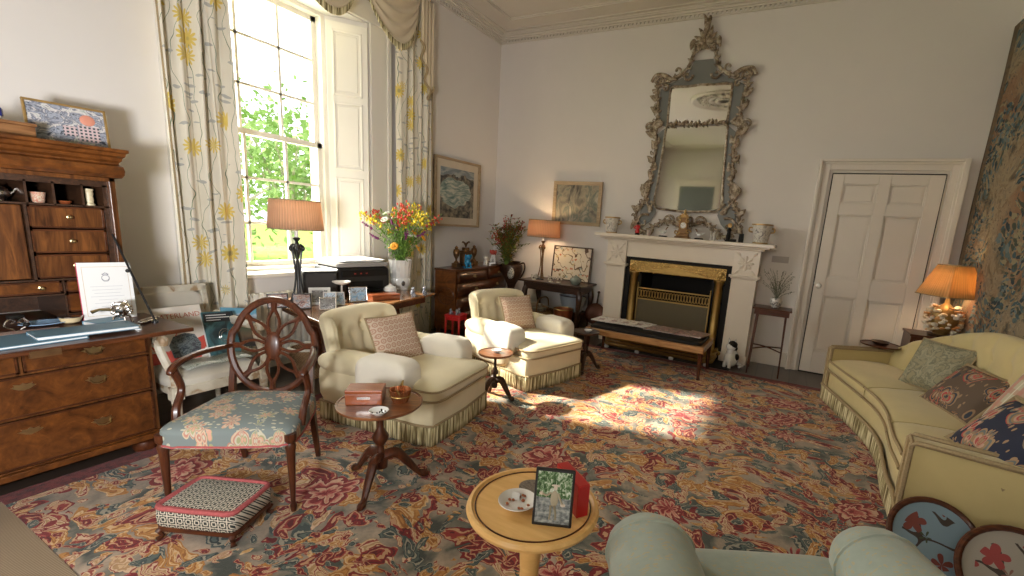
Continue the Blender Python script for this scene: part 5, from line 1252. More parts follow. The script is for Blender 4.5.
single('storage_trunk', MB().box(-.18, .18, -.13, .13, 0, .30), M['dark'], 'low dark chest under the console carrying the pale tub', 'chest', (-2.50, 5.38, 0), smooth=False, bevel=.006)
cp = thing('copper_bucket', 'ribbed copper bucket standing under the right end of the console', 'bucket', (-2.50, 5.12, 0))
part('bucket_body', MB().lathe([(.10, 0), (.105, .02), (.125, .36), (.12, .36), (.10, .03), (0, .03)], n=48, wob=lambda a, z: 1+.015*cos(24*a)), plain('copper_red', (.40, .13, .06), .35, .7, .3), cp)
part('rim', MB().tube([(.125*cos(k*.2), .125*sin(k*.2), .362) for k in range(31)], .007, 5, closed=True), M['brass'], cp)
wp = thing('warming_pan', 'round dark pan leaning on the wall between the console and the fireplace', 'pan', (-2.19, 5.40, .02), rx=R(-12))
part('pan', MB().lathe([(.11, 0), (.135, .012), (.14, .03), (.12, .045), (.06, .055), (0, .058)], M=T(0, 0, .28, rx=R(90)), n=32), plain('dark_copper', (.10, .035, .02), .35, .5, .3), wp)
part('handle', MB().tube([(0, 0, .40), (0, 0, .56)], [.014, .010]).ell((0, 0, .565), .018), M['dark'], wp)
part('stand_foot', MB().tube([(0, 0, .15), (0, 0, .0)], .012), M['dark'], wp)
# ================================================================== FIREPLACE
fp = thing('fireplace_surround', 'cream marble fireplace surround with carved corner blocks around the hearth', 'fireplace', (-1.18, YB, 0))
YS = 5.35
for x0, x1 in ((-2.05, -1.81), (-.56, -.30)):
    part('pilaster', MB().box(x0, x1, YS, YB, 0, .96).box(x0-.02, x1+.02, YS-.015, YB, 0, .10), M['cream_marble'], fp, True, smooth=False, bevel=.004)
    m = MB().box(x0-.012, x1+.012, YS-.02, YB, .96, .975).box(x0-.03, x1+.03, YS-.035, YB, .975, 1.0).box(x0-.005, x1+.005, YS-.012, YB, 1.0, 1.275)
    b = part('corner_block', m, M['cream_marble'], fp, True, smooth=False, bevel=.004)
    rn = random.Random(int(x0*100)); k = MB(); cx0, cz = (x0+x1)/2, 1.135
    for j in range(8):
        a = j*pi/4; k.pad((0, 0, 0), (.040, .010, .016), 1, 1, 10, 6, T(cx0+.045*cos(a), YS-.014, cz+.045*sin(a)) @ Matrix.Rotation(-a, 4, 'Y'))
    k.ell((cx0, YS-.016, cz), (.02, .014, .02), 10)
    for sx in (-1, 1):
        for sz in (-1, 1): k.pad((0, 0, 0), (.030, .008, .013), 1, 1, 10, 6, T(cx0+sx*.085, YS-.013, cz+sz*.10) @ Matrix.Rotation(-sx*sz*R(45), 4, 'Y'))
    child('carved_flower', MB().merge(k, Matrix.Translation(-fp.location)), M['cream_marble'], b)
part('frieze', MB().box(-1.81, -.56, YS+.008, YB, 1.09, 1.275).box(-1.80, -.57, YS, YB, 1.09, 1.105), M['cream_marble'], fp, True, smooth=False, bevel=.003)
m = MB()
for x0, x1, y, z0, z1 in ((-2.10, -.26, YS-.03, 1.275, 1.295), (-2.15, -.21, YS-.06, 1.295, 1.315), (-2.21, -.165, YS-.10, 1.315, 1.355)): m.box(x0, x1, y, YB, z0, z1)
part('mantel_shelf', m, M['cream_marble'], fp, True, smooth=False, bevel=.006)
sl = MB().box(-1.81, -1.75, YS+.03, YS+.05, 0, 1.09).box(-.62, -.56, YS+.03, YS+.05, 0, 1.09).box(-1.75, -.62, YS+.03, YS+.05, 1.05, 1.09)
part('slate_slip', sl, M['soot'], fp, True, smooth=False)
rg = thing('brass_register_grate', 'polished brass register grate with fluted columns inside the fireplace', 'grate', (-1.185, 5.42, 0))
def brassmat():
    b = NB('embossed_brass', .22, 1); v = b.co(); n = b.noise(v, 45, 4, .7, .5)
    b.col(b.mix(n, (.20, .12, .04), (.55, .37, .13))); b.bump(n, .8, .01); return b.m
M['emboss'] = brassmat()
for xc_ in (-1.685, -.685):
    c = MB().lathe([(.062, .02), (.062, .07), (.048, .09), (.046, .86), (.055, .88), (.062, .90), (.062, .915)], (xc_, 5.375, 0), 32, wob=lambda a, z: 1+.05*cos(10*a)*(.09 < z < .87))
    part('column', c, M['brass'], rg, True)
m = MB().box(-1.752, -.618, 5.365, 5.40, .915, 1.05); part('lintel', m, M['emboss'], rg, True, smooth=False, bevel=.004)
part('pediment', MB().prism([(-1.60, .925), (-.77, .925), (-1.185, 1.012)], 0, .012, Matrix(((1, 0, 0, 0), (0, 0, -1, 5.365), (0, 1, 0, 0), (0, 0, 0, 1)))), M['brass'], rg, True, smooth=False, bevel=.003)
for xc_ in (-1.70, -.67): part('roundel', MB().lathe([(.042, 0), (.042, .006), (.03, .01), (.022, .006), (.012, .014), (0, .016)], M=T(xc_, 5.365, .972, rx=R(90))), M['brass'], rg, True)
fb = MB().box(-1.83, -.54, 5.90, 5.93, 0, 1.1).box(-1.83, -1.60, 5.40, 5.90, 0, .92).box(-.77, -.54, 5.40, 5.90, 0, .92).box(-1.83, -.54, 5.41, 5.90, .915, 1.1)
part('firebox', fb, M['soot'], rg, True, smooth=False)
sc = thing('fire_screen', 'brass spark screen with a pierced gallery and fine mesh in the hearth', 'fire screen', (-1.185, 5.34, 0))
def meshm():
    b = NB('fine_brass_mesh', .5, .7); v = b.co(); x = b.xyz(v)
    g = b.math('MAXIMUM', b.math('LESS_THAN', b.math('FRACT', b.math('MULTIPLY', b.math('ADD', x[0], x[2]), 55.)), .35), b.math('LESS_THAN', b.math('FRACT', b.math('MULTIPLY', b.math('SUBTRACT', x[0], x[2]), 55.)), .35))
    b.col(b.mix(g, (.012, .010, .008), (.22, .18, .11))); return b.m
part('mesh', MB().box(-.42, .42, -.003, .003, .06, .59), meshm(), sc, smooth=False)
m = MB().box(-.435, -.42, -.008, .008, .03, .75).box(.42, .435, -.008, .008, .03, .75).box(-.42, .42, -.008, .008, .03, .06).box(-.42, .42, -.008, .008, .59, .605).box(-.42, .42, -.008, .008, .72, .735)
part('frame', m, M['brass'], sc, smooth=False, bevel=.003)
m = MB()
for k in range(24):
    x = -.40+k*.0348
    m.tube([(x+.014*cos(j*.7), 0, .662+.045*sin(j*.7)) for j in range(9)], .0042, 5, closed=True).ell((x+.0174, 0, .635), (.007, .005, .012), 6).ell((x+.0174, 0, .69), (.007, .005, .012), 6)
part('pierced_gallery', m, M['brass'], sc)
for s in (-1, 1): part('finial', MB().lathe([(.008, .75), (.010, .76), (.004, .77), (.007, .785), (0, .80)], (s*.428, 0, 0), 10), M['brass'], sc)
fe = thing('brass_fender', 'low three-rail brass fender on ball feet around the hearth', 'fender', (-1.24, 5.16, 0))
for i, z in enumerate((.055, .095, .135)):
    P = [(-.63, .16, z), (-.63, -.12, z), (-.58, -.18, z), (.58, -.18, z), (.63, -.12, z), (.63, .16, z)]
    part('rail', MB().tube(P, .020 if i != 1 else .015, 8), M['brass'], fe)
for x in (-.58, -.2, .2, .58): part('ball_foot', MB().lathe([(.012, 0), (.024, .006), (.03, .022), (.022, .04), (.01, .045)], (x, -.18, 0), 12), M['china'], fe)
part('end_scroll', MB().tube(spline([(.63, -.12, .16), (.66, -.14, .19), (.70, -.15, .17), (.69, -.14, .15)]), .012, 7), M['brass'], fe)
struct('trim_9', MB().box(-1.95, -.42, 5.0, YS+.06, 0, .006), M['soot'], smooth=False)
# ================================================================== BENCH WITH MAGAZINES
bn = thing('hearth_bench', 'long low wooden bench with a dark seat cushion in front of the fender', 'bench', (-1.24, 4.66, .012), rz=R(-1))
part('frame', MB().box(-.63, .63, -.27, .27, .27, .335), wood('pale_mahogany', (.26, .12, .045), (.48, .27, .11), 1.2, .3), bn, smooth=False, bevel=.008)
part('seat_cushion', MB().pad((0, 0, .345), (.60, .245, .03), .15, .4, 40, 10), M['soot'], bn)
for sx in (-1, 1):
    for sy in (-1, 1):
        part('leg', MB().tube([(sx*.60, sy*.235, .28), (sx*.60, sy*.235, .20), (sx*.605, sy*.24, .03), (sx*.61, sy*.245, 0)], [.028, .022, .015, .020], 8), M['mahogz'], bn)
mg_m = [m_image('magazine_cover', [(.36, (.10, .08, .09)), (.41, (.45, .22, .20)), (.46, (.72, .70, .66)), (.62, (.72, .70, .66)), (.66, (.25, .28, .30))], 3, kind='Generated'),
        m_image('grey_magazine_cover', [(.40, (.03, .03, .03)), (.45, (.42, .32, .28)), (.5, (.10, .10, .10)), (.56, (.50, .16, .16)), (.62, (.55, .50, .42))], 7)]
rn = random.Random(9)
labs = ['magazine at the far left end of the hearth bench', 'magazine lying second from the left on the hearth bench', 'magazine in the middle of the left-hand pile on the hearth bench', 'pale magazine at the middle of the hearth bench', 'floral-covered magazine right of the bench middle', 'magazine fourth from the right end of the hearth bench', 'magazine near the right end of the hearth bench', 'magazine at the far right end of the hearth bench']
for k in range(8):
    x = -.53+k*.145; z = .375+.005*(k % 3)+(0.012 if k < 4 else 0)
    book('magazine', labs[k], (-1.24+x, 4.70+rn.uniform(-.03, .03), .012+z), .20, .27, .009+.002*(k % 2), mg_m[0 if k < 4 else 1], R(rn.uniform(-18, 18)), 'magazine', 'magazines spread on the hearth bench')
# ================================================================== MIRROR
mr = thing('rococo_mirror', 'tall carved and gilded rococo mirror in two plates above the fireplace', 'mirror', (-1.19, 5.565, 1.42))
MX, MZ = -1.19, 1.42
def W(x, z, y=0): return (x, y, z)
up_ = [(-.325, 1.235), (.325, 1.235), (.335, 1.59), (.30, 1.625), (0, 1.64), (-.30, 1.625), (-.335, 1.59)]
q90 = Matrix(((1, 0, 0, 0), (0, 0, -1, 0), (0, 1, 0, 0), (0, 0, 0, 1)))
part('upper_glass', MB().prism(up_, .004, .010, q90), M['mirror'], mr, smooth=False)
dim_mirror = NB('dim_reflection_silvering', .04, 1); dim_mirror.col((.55, .53, .50))  # darker tint puts the dim wall's reflection into the lower plate's colour
lo_ = [(-.385, .30), (-.20, .26), (0, .25), (.20, .26), (.385, .30), (.34, 1.20), (-.34, 1.20)]
part('lower_glass', MB().prism(lo_, .004, .010, q90), dim_mirror.m, mr, smooth=False)
M['sideglass'] = plain('blue_grey_glass', (.17, .175, .165), .45, .2, .1)
for s in (-1, 1):
    pl_ = [(s*.34, 1.20), (s*.45, 1.24), (s*.46, 1.62), (s*.33, 1.66), (s*.34, 1.24)]; part('side_panel', MB().prism(pl_, .002, .008, q90), M['sideglass'], mr, smooth=False)
    pl_ = [(s*.345, 1.20), (s*.45, 1.12), (s*.44, .80), (s*.46, .52), (s*.55, .27), (s*.57, .13), (s*.50, .04), (s*.41, .12), (s*.36, .22), (s*.385, .30)]; part('side_panel', MB().prism(pl_, .002, .008, q90), M['sideglass'], mr, smooth=False)
part('crest_panel', MB().prism([(-.40, 1.66), (-.28, 1.70), (-.16, 1.76), (-.10, 1.90), (.10, 1.90), (.16, 1.76), (.28, 1.70), (.40, 1.66), (0, 1.64)], .002, .008, q90), M['sideglass'], mr, smooth=False)
gm = NB('weathered_gilding', .45, .35); nn = gm.noise(gm.co(), 22, 5, .7)
gm.col(gm.ramp(nn, [(.33, (.055, .035, .02)), (.46, (.22, .16, .10)), (.58, (.44, .37, .28)), (.72, (.58, .53, .44))])); gm.bump(gm.noise(gm.co(), 60, 4), .6, .006); M['gildwood'] = gm.m
RL = random.Random(31)
def scroll(mb, c, r, a0, turns, w, sgn=1, y=-.025):
    n = int(18*abs(turns))+4; pts = []
    for i in range(n+1):
        t = i/n; a = a0+sgn*turns*2*pi*t; q = r*(1-.82*t); pts.append((c[0]+q*cos(a), y-.012*t, c[1]+q*sin(a)))
    mb.tube(pts, [w*(1-.45*i/n) for i in range(n+1)], 6); mb.ell(pts[-1], w*1.1, 6)
def leafc(mb, p, a, L, w=.35, y=-.03):
    Mx = T(p[0], y, p[1]) @ Matrix.Rotation(-a, 4, 'Y')
    mb.pad((L*.5, 0, 0), (L*.5, .012, L*w*.5), 1, 1, 8, 6, Mx, disp=lambda q: Vector((q.x, q.y-.018*(q.x/(L*.5))**2*.6, q.z*(1-.5*q.x/(L*.5))+L*.10*(q.x/(L*.5))**2)))
def rail(mb, pts, w, y=-.02, rnd=None, leaves=0, both=True):
    P = spline([(a, y, b) for a, b in pts], 8); mb.tube(P, w, 7)
    if leaves:
        st = max(1, len(P)//leaves)
        for i in range(1, len(P)-1, st):
            d = (P[i+1]-P[i-1]).normalized(); a = math.atan2(d.z, d.x)
            for sgn in ((1, -1) if both else (rnd,)):
                leafc(mb, (P[i].x, P[i].z), a+sgn*R(RL.uniform(25, 75)), RL.uniform(.030, .062), .5, -.02-RL.uniform(0, .015))
outer = [(.0, .02), (.09, .10), (.22, .13), (.36, .06), (.47, -.02), (.56, .04), (.61, .14), (.58, .26), (.51, .36), (.47, .52), (.46, .75), (.44, .95), (.46, 1.12), (.50, 1.20), (.46, 1.30), (.47, 1.48), (.50, 1.62), (.46, 1.72)]
inner = [(.0, .245), (.2, .255), (.385, .30), (.375, .60), (.36, .9), (.345, 1.20)]
inup = [(.335, 1.235), (.34, 1.58), (.30, 1.63), (.15, 1.63), (0, 1.64)]
for s in (-1, 1):
    g = MB(); rail(g, [(s*a, b) for a, b in outer], .018, -.022, s, 44); 
    P_ = spline([(s*a, 0, b) for a, b in outer], 4)
    for i in range(3, len(P_)-2, 2):
        d_ = (P_[i+1]-P_[i-1]).normalized(); nx, nz = (d_.z, -d_.x) if s > 0 else (-d_.z, d_.x); rr_ = RL.uniform(.016, .032)
        scroll(g, (P_[i].x+nx*rr_, P_[i].z+nz*rr_), rr_, RL.uniform(0, 6.28), .8, .009, RL.choice((-1, 1)), -.028)
    part('outer_carving', g, M['gildwood'], mr)
    g = MB(); rail(g, [(s*a, b) for a, b in inner], .013, -.014); rail(g, [(s*a, b) for a, b in inup], .013, -.014); part('inner_moulding', g, M['gildwood'], mr)
    g = MB()
    for c, r, a0, tn, sg in (((.50, .10), .10, 2.2, .9, -1), ((.17, .13), .075, 0, .9, 1), ((.055, .16), .07, 2.6, 1., 1), ((.43, 1.22), .07, 0, .8, 1), ((.55, 1.20), .05, 2, .7, -1), ((.50, 1.70), .075, 3.6, .8, -1), ((.40, 1.62), .05, 1, .8, 1), ((.16, 1.74), .06, 3.1, .8, 1), ((.28, 1.80), .06, -1, .8, -1), ((.53, .50), .05, -1, .9, 1), ((.43, .33), .06, 1, .8, -1)):
        scroll(g, (s*c[0], c[1]), r, a0 if s > 0 else pi-a0, tn, .016, sg*s)
    for p, a, L in (((.50, .40), 70, .14), ((.53, .50), 120, .10), ((.44, .60), 60, .10), ((.46, .80), 50, .09), ((.45, .95), 70, .10), ((.47, 1.10), 30, .11), ((.50, 1.20), 160, .12), ((.46, 1.36), 40, .10), ((.47, 1.50), 30, .10), ((.60, .10), -60, .10), ((.58, .22), 40, .10), ((.55, .02), -100, .08), ((.38, .03), -80, .08), ((.41, .22), 60, .10), ((.43, .70), 95, .09), ((.42, 1.0), 100, .08)):
        a_ = R(a) if s > 0 else pi-R(a); leafc(g, (s*p[0], p[1]), a_, L*1.15, .55)
    part('scroll_carving', g, M['gildwood'], mr)
    g = MB()    # broken shoulder pediment
    g.tube(spline([(s*.34, -.03, 1.72), (s*.42, -.03, 1.765), (s*.52, -.035, 1.77), (s*.57, -.03, 1.70)]), .020, 8).tube(spline([(s*.38, -.03, 1.73), (s*.46, -.03, 1.755), (s*.53, -.03, 1.70)]), .015, 7)
    part('shoulder_scroll', g, M['gildwood'], mr)
    g = MB(); rail(g, [(s*.40, 1.70), (s*.28, 1.73), (s*.17, 1.82), (s*.13, 1.93), (s*.09, 2.02), (0, 2.06)], .019, -.02, s, 8); scroll(g, (s*.10, 2.0), .06, .5 if s > 0 else pi-.5, .9, .015, s)
    part('crest_carving', g, M['gildwood'], mr)
g = MB(); rail(g, [(-.345, 1.215), (-.18, 1.225), (0, 1.215), (.18, 1.225), (.345, 1.215)], .014, -.018, 1, 12); g.ell((0, -.03, 1.22), (.03, .02, .025), 8)
part('cross_garland', g, M['gildwood'], mr)
g = MB()
for k, (a, L, z) in enumerate(((90, .24, 2.10), (62, .20, 2.08), (118, .20, 2.08), (35, .19, 2.06), (145, .19, 2.06), (12, .16, 2.06), (168, .16, 2.06), (-20, .12, 2.08), (200, .12, 2.08), (78, .17, 2.20), (105, .17, 2.22), (-50, .10, 2.04), (230, .10, 2.04))): leafc(g, (0, z), R(a), L*.8, .34, -.04)
g.tube(spline([(0, -.04, 2.0), (-.015, -.05, 2.12), (.02, -.05, 2.22), (.0, -.045, 2.28), (.03, -.04, 2.33)]), ease([.022, .02, .014, .012, .004], 6), 7)
for s in (-1, 1): leafc(g, (s*.13, 2.11), R(-75) if s > 0 else R(255), .12, .45, -.045)
leafc(g, (.01, 2.27), R(60), .06, .5); leafc(g, (.01, 2.27), R(130), .05, .5)
part('crest_finial', g, M['gildwood'], mr)
# ================================================================== THINGS ON THE MANTEL
ZM = 1.355
def cache(label, loc, rz):
    c = thing('porcelain_cachepot', label, 'flowerpot', loc, rz, 'painted cachepots on the mantel')
    part('pot_body', MB().lathe([(.062, 0), (.066, .008), (.072, .05), (.086, .15), (.092, .185), (.086, .185), (.070, .06), (0, .02)], n=32), m_image('painted_porcelain', [(.36, (.16, .15, .16)), (.42, (.45, .42, .38)), (.48, (.66, .63, .57)), (.62, (.66, .64, .58)), (.68, (.30, .20, .16))], 4), c)
    part('gilt_rim', MB().lathe([(.090, .178), (.096, .182), (.096, .194), (.088, .196)], n=32).lathe([(.064, 0), (.07, .002), (.07, .012), (.066, .014)], n=32), M['gilt'], c)
    for s in (-1, 1): part('handle', MB().tube(spline([(s*.08, 0, .11), (s*.112, 0, .12), (s*.112, 0, .15), (s*.086, 0, .155)]), .008, 7), M['gilt'], c)
    return c
c1 = cache('painted porcelain cachepot with gilt rims at the left end of the mantel', (-2.04, 5.39, ZM), 0); c2 = dup(c1, (-.325, 5.39, ZM), R(15), 'larger-looking painted porcelain cachepot at the right end of the mantel'); c2.scale = (1.12, 1.12, 1.08)
def person_fig(name, label, loc, s, m1, m2, rz=0):
    f = thing(name, label, 'figurine', loc, rz)
    part('base', MB().lathe([(.028*s, 0), (.03*s, .012*s), (.022*s, .02*s)], n=14), m2, f)
    part('robe', MB().lathe([(.02*s, .02*s), (.030*s, .03*s), (.022*s, .07*s), (.017*s, .085*s), (.024*s, .11*s), (.008*s, .122*s)], n=14, sy=.75), m1, f)
    part('arms', MB().tube(spline([(-.022*s, 0, .108*s), (-.036*s, -.01*s, .08*s), (-.01*s, -.024*s, .075*s), (.03*s, -.018*s, .085*s), (.022*s, 0, .108*s)]), .007*s, 6), m1, f)
    part('head', MB().ell((0, 0, .135*s), (.012*s, .013*s, .016*s), 10), m2, f)
    return f
person_fig('porcelain_figurine', 'red-robed standing figurine left of the clock on the mantel', (-1.70, 5.36, ZM), 1.0, M['red'], M['soot'])
single('china_beaker', MB().lathe([(.02, 0), (.022, .01), (.03, .07), (.028, .07), (.02, .012), (0, .01)]), m_image('beaker_glaze', [(.45, (.55, .5, .45)), (.5, (.35, .12, .1)), (.55, (.55, .52, .48))], 3), 'small painted china beaker between the red figurine and the bird', 'cup', (-1.56, 5.37, ZM))
def bird(label, loc, rz):
    b = thing('bird_figurine', label, 'figurine', loc, rz)
    part('plinth', MB().box(-.045, .045, -.025, .025, 0, .014), M['soot'], b, smooth=False, bevel=.003)
    m = MB().ell((0, 0, .05), (.030, .018, .018), 12).ell((.028, 0, .07), (.012, .011, .012), 10).tube([(.038, 0, .072), (.052, 0, .068)], [.005, .001])
    m.tube([(-.02, 0, .05), (-.06, 0, .075)], [.012, .004]).tube([(.0, 0, .034), (0, 0, .012)], .003)
    part('bird', m, M['china'], b); part('crest', MB().tube(spline([(.028, 0, .08), (.035, 0, .10), (.05, 0, .115)]), .006), M['bronze'], b); return b
bird('white bird figurine on a black plinth left of the mantel clock', (-1.385, 5.37, ZM), 0)
bird('white bird figurine on a black plinth right of the mantel clock', (-.97, 5.37, ZM), R(180))
ck_ = thing('mantel_clock', 'gilt-bronze mantel clock with a white dial in the middle of the mantel', 'clock', (-1.165, 5.41, ZM))
m = MB().box(-.085, .085, -.05, .05, 0, .02).box(-.07, .07, -.04, .04, .02, .05)
m.prism([(-.07, .05), (.07, .05), (.05, .10), (.055, .20), (.03, .235), (-.03, .235), (-.055, .20), (-.05, .10)], -.035, .035, q90)
part('case', m, M['bronze'], ck_, bevel=.005, smooth=False)
g = MB()
for s in (-1, 1): scroll(g, (s*.065, .07), .035, 0, .9, .010, s, -.04); scroll(g, (s*.055, .20), .028, 2, .9, .008, s, -.04)
for a in range(7): leafc(g, (0, .235), R(90+(a-3)*30), .06, .5, -.02)
g.ell((0, 0, .30), (.014, .012, .03), 8); part('ornament', g, M['gilt'], ck_)
part('dial', MB().lathe([(.036, 0), (.036, .004), (0, .006)], M=T(0, -.036, .145, rx=R(90)), n=24), M['china'], ck_)
part('bezel', MB().tube([(.038*cos(k*.3), -.042, .145+.038*sin(k*.3)) for k in range(21)], .004, 6, closed=True), M['gilt'], ck_)
m = MB()
for k in range(12): a = k*pi/6; m.box(-.0015, .0015, -.044, -.042, .026, .033, T(0, 0, .145) @ Matrix.Rotation(a, 4, 'Y'))
m.box(-.0015, .0015, -.045, -.043, 0, .022, T(0, 0, .145) @ Matrix.Rotation(R(-60), 4, 'Y')).box(-.001, .001, -.045, -.043, 0, .028, T(0, 0, .145) @ Matrix.Rotation(R(40), 4, 'Y'))
part('hands_and_hours', m, M['soot'], ck_, smooth=False)
single('pale_figure_pair', MB().lathe([(.03, 0), (.028, .01), (0, .012)], n=14).lathe([(.014, .01), (.018, .03), (.010, .06), (.015, .075), (.004, .085)], (-.014, 0, 0)).ell((-.014, 0, .095), .011).lathe([(.014, .01), (.017, .03), (.009, .055), (.014, .068), (.004, .078)], (.018, 0, 0)).ell((.018, 0, .088), .010), plain('biscuit_china', (.50, .47, .42), .5), 'pale figurine of two seated figures right of the clock', 'figurine', (-.82, 5.36, ZM))
cd = thing('candlestick_figure', 'dark standing figure holding a gilt disc, right on the mantel', 'figurine', (-.655, 5.37, ZM))
part('figure', MB().lathe([(.03, 0), (.034, .012), (.022, .02), (.024, .06), (.018, .10), (.026, .125), (.010, .15), (.014, .17), (0, .185)], n=14), M['soot'], cd)
part('gilt_disc', MB().lathe([(.024, 0), (.024, .006), (0, .01)], M=T(.004, -.02, .175, rx=R(80))), M['gilt'], cd)
et = MB().lathe([(.034, 0), (.036, .01), (.032, .095), (.028, .095), (.026, .02), (0, .02)], n=4, M=T(rz=R(45)))
single('black_pot', et, M['soot'], 'small square black pot beside the right-hand cachepot', 'pot', (-.52, 5.37, ZM), bevel=.004)
single('black_low_box', MB().box(-.03, .03, -.02, .02, 0, .03), M['soot'], 'tiny black box next to the black pot on the mantel', 'box', (-.595, 5.33, ZM), bevel=.003)
# ================================================================== TALL STAND WITH PLANT, CAT
stn = thing('plant_stand', 'tall slender mahogany stand with crossed stretcher beside the door', 'table', (-.095, 5.19, 0))
part('tabletop', MB().box(-.185, .185, -.14, .14, .695, .712), M['mahog'], stn, smooth=False, bevel=.004)
part('frieze', MB().box(-.165, .165, -.12, .12, .64, .695), M['mahog'], stn, smooth=False)
for sx in (-1, 1):
    for sy in (-1, 1): part('leg', MB().tube([(sx*.135, sy*.10, .695), (sx*.152, sy*.135, .02), (sx*.152, sy*.135, 0)], [.016, .010, .010], 4), M['mahogz'], stn)
m = MB()
for s in (-1, 1): m.tube(spline([(-.146, -s*.125, .27), (0, 0, .285), (.146, s*.125, .27)]), .008, 6)
part('cross_stretcher', m, M['mahogz'], stn)
jp = thing('potted_plant', 'wispy grey-green plant in a small white painted pot on the tall stand', 'plant', (-.075, 5.19, .712))
part('pot', MB().lathe([(.032, 0), (.036, .006), (.058, .04), (.062, .07), (.05, .10), (.053, .108), (.046, .108), (.04, .08), (0, .08)], n=24), m_image('blue_white_pot', [(.42, (.10, .10, .10)), (.48, (.55, .53, .49)), (.62, (.62, .60, .56))], 4), jp)
rn = random.Random(2); m = MB(); lf = MB()
for k in range(46):
    a = rn.uniform(0, 6.28); r = rn.uniform(.05, .17); h = rn.uniform(.10, .32)
    P = spline([(0, 0, .08), (r*.4*cos(a), r*.4*sin(a), .08+h*.6), (r*cos(a), r*sin(a), .08+h)], 5); m.tube(P, .0015, 4)
    for j in range(14):
        p = P[rn.randrange(4, len(P))]; L = .018; Mx = Matrix.Translation(p) @ Matrix.Rotation(rn.uniform(0, 6.28), 4, 'Z') @ Matrix.Rotation(rn.uniform(-1, 1), 4, 'Y')
        lf.add([(0, 0, 0), (L*.5, -L*.25, 0), (L, 0, 0), (L*.5, L*.25, 0)], [(0, 1, 2, 3)], Mx)
M['sage'] = fl_('sage_foliage', (.17, .18, .13)); part('stems', m, M['sage'], jp); part('leaves', lf, M['sage'], jp, smooth=False)
ct = cat_fig('china_cat', 'large black and white china cat sitting beside the fireplace', (-.42, 5.20, 0), R(-20), 2.55, M['china'])
m = MB().ell((.012, -.052, .255), (.050, .052, .046), 12).ell((-.01, .01, .20), (.05, .06, .04), 10).ell((-.05, .03, .15), (.03, .05, .05), 10).ell((.055, -.02, .12), (.028, .04, .04), 10)
for q in (-1, 1): m.add([(q*.048, -.05, .262), (q*.010, -.05, .280), (q*.040, -.05, .325), (q*.030, -.028, .262)], [(0, 1, 2), (0, 2, 3), (1, 3, 2)])
part('black_patches', m, M['soot'], ct)
# ================================================================== CURVED SOFA
FR = [(.645, 2.56), (.665, 2.74), (.667, 2.94), (.682, 3.15), (.70, 3.39), (.685, 3.656), (.626, 3.935), (.545, 4.23), (.465, 4.52), (.43, 4.64)]
BK = [(1.30, 2.44), (1.37, 2.62), (1.395, 2.86), (1.40, 3.15), (1.405, 3.5), (1.40, 3.85), (1.37, 4.2), (1.28, 4.55), (1.12, 4.85), (1.02, 4.98)]
def crv(P, s):
    s = max(0, min(1, s))*(len(P)-1); i = min(int(s), len(P)-2); t = s-i
    a, b, c, d = [Vector((*P[max(0, min(len(P)-1, i+k))], 0)) for k in (-1, 0, 1, 2)]
    return .5*((2*b)+(c-a)*t+(2*a-5*b+4*c-d)*t*t+(3*b-a-3*c+d)*t**3)
def sp_(s, t, z):
    p = crv(FR, s).lerp(crv(BK, s), t); return Vector((p.x, p.y, z))
so = thing('curved_sofa', 'long curved olive-cream sofa with bullion fringe against the tapestry wall', 'sofa', (1.0, 3.6, .0))
S0, S1 = .085, .93
def loop_sweep(sec, s0, s1, n):
    """sec(s, v) closed section in (t, z)"""
    mb = MB(); K = 28
    mb.grid(lambda u, v: sp_(lerp(s0, s1, u), *sec(lerp(s0, s1, u), v)), n, K, cv=True)
    W_ = n+1
    for e in (0, n):
        o = len(mb.v); c = sum((mb.v[j*W_+e] for j in range(K)), Vector())/K; mb.v.append(c)
        for j in range(K): mb.f.append((j*W_+e, ((j+1) % K)*W_+e, o))
    return mb
def rr(cx_, cz_, a, b, k=.3):
    def f(s, v):
        q = 2*pi*v; return (cx_+a*math.copysign(abs(cos(q))**k, cos(q)), cz_+b*math.copysign(abs(sin(q))**k, sin(q)))
    return f
part('base', loop_sweep(rr(.49, .20, .475, .10, .18), .0, 1, 40), M['sofa'], so, True)
cuts = [S0, .36, .645, S1]
for i in range(3):
    a, b = cuts[i]+.003, cuts[i+1]-.003
    def sec(s, v, a=a, b=b):
        u = (s-a)/(b-a); pf = 1-abs(2*u-1)**4*.25; q = 2*pi*v
        x = math.copysign(abs(cos(q))**.35, cos(q)); z = math.copysign(abs(sin(q))**.45, sin(q))
        return (.355+.375*x*(.97+.03*pf), .348+(.055*z if z < 0 else (.055+.022*(1-x*x))*z*pf))
    cu_ = part('seat_cushion', loop_sweep(sec, a, b, 16), M['sofa'], so, True)
    m = MB()
    for zz in (.385, .305): m.tube([sp_(lerp(a, b, k/14), -.022, zz) for k in range(15)], .009, 6)
    m.v = [v-so.location for v in m.v]; child('braid', m, M['braid'], cu_)
def backsec(s, v):
    q = 2*pi*v; u = (s-S0)/(S1-S0); top = .54+.38*sin(pi*min(1, max(0, u)))**.95
    x = math.copysign(abs(cos(q))**.6, cos(q)); z = math.copysign(abs(sin(q))**.5, sin(q))
    h = (top-.25)/2; zc = .25+h; zz = zc+h*z; t = .80+.10*x+.06*(z*.5+.5)
    if x < 0:
        for kz, off in ((.56, 0), (.72, .5)):
            for j in range(9):
                uu = (j+off+.5)/9; t += .06*math.exp(-((u-uu)**2/.0010+(zz-kz)**2/.0022))+.018*math.exp(-(u-uu)**2/.00025)*(zz > kz)*(off > 0)
    return (min(t, .985), zz)
part('tufted_back', loop_sweep(backsec, .03, .97, 110), M['sofa'], so, True)
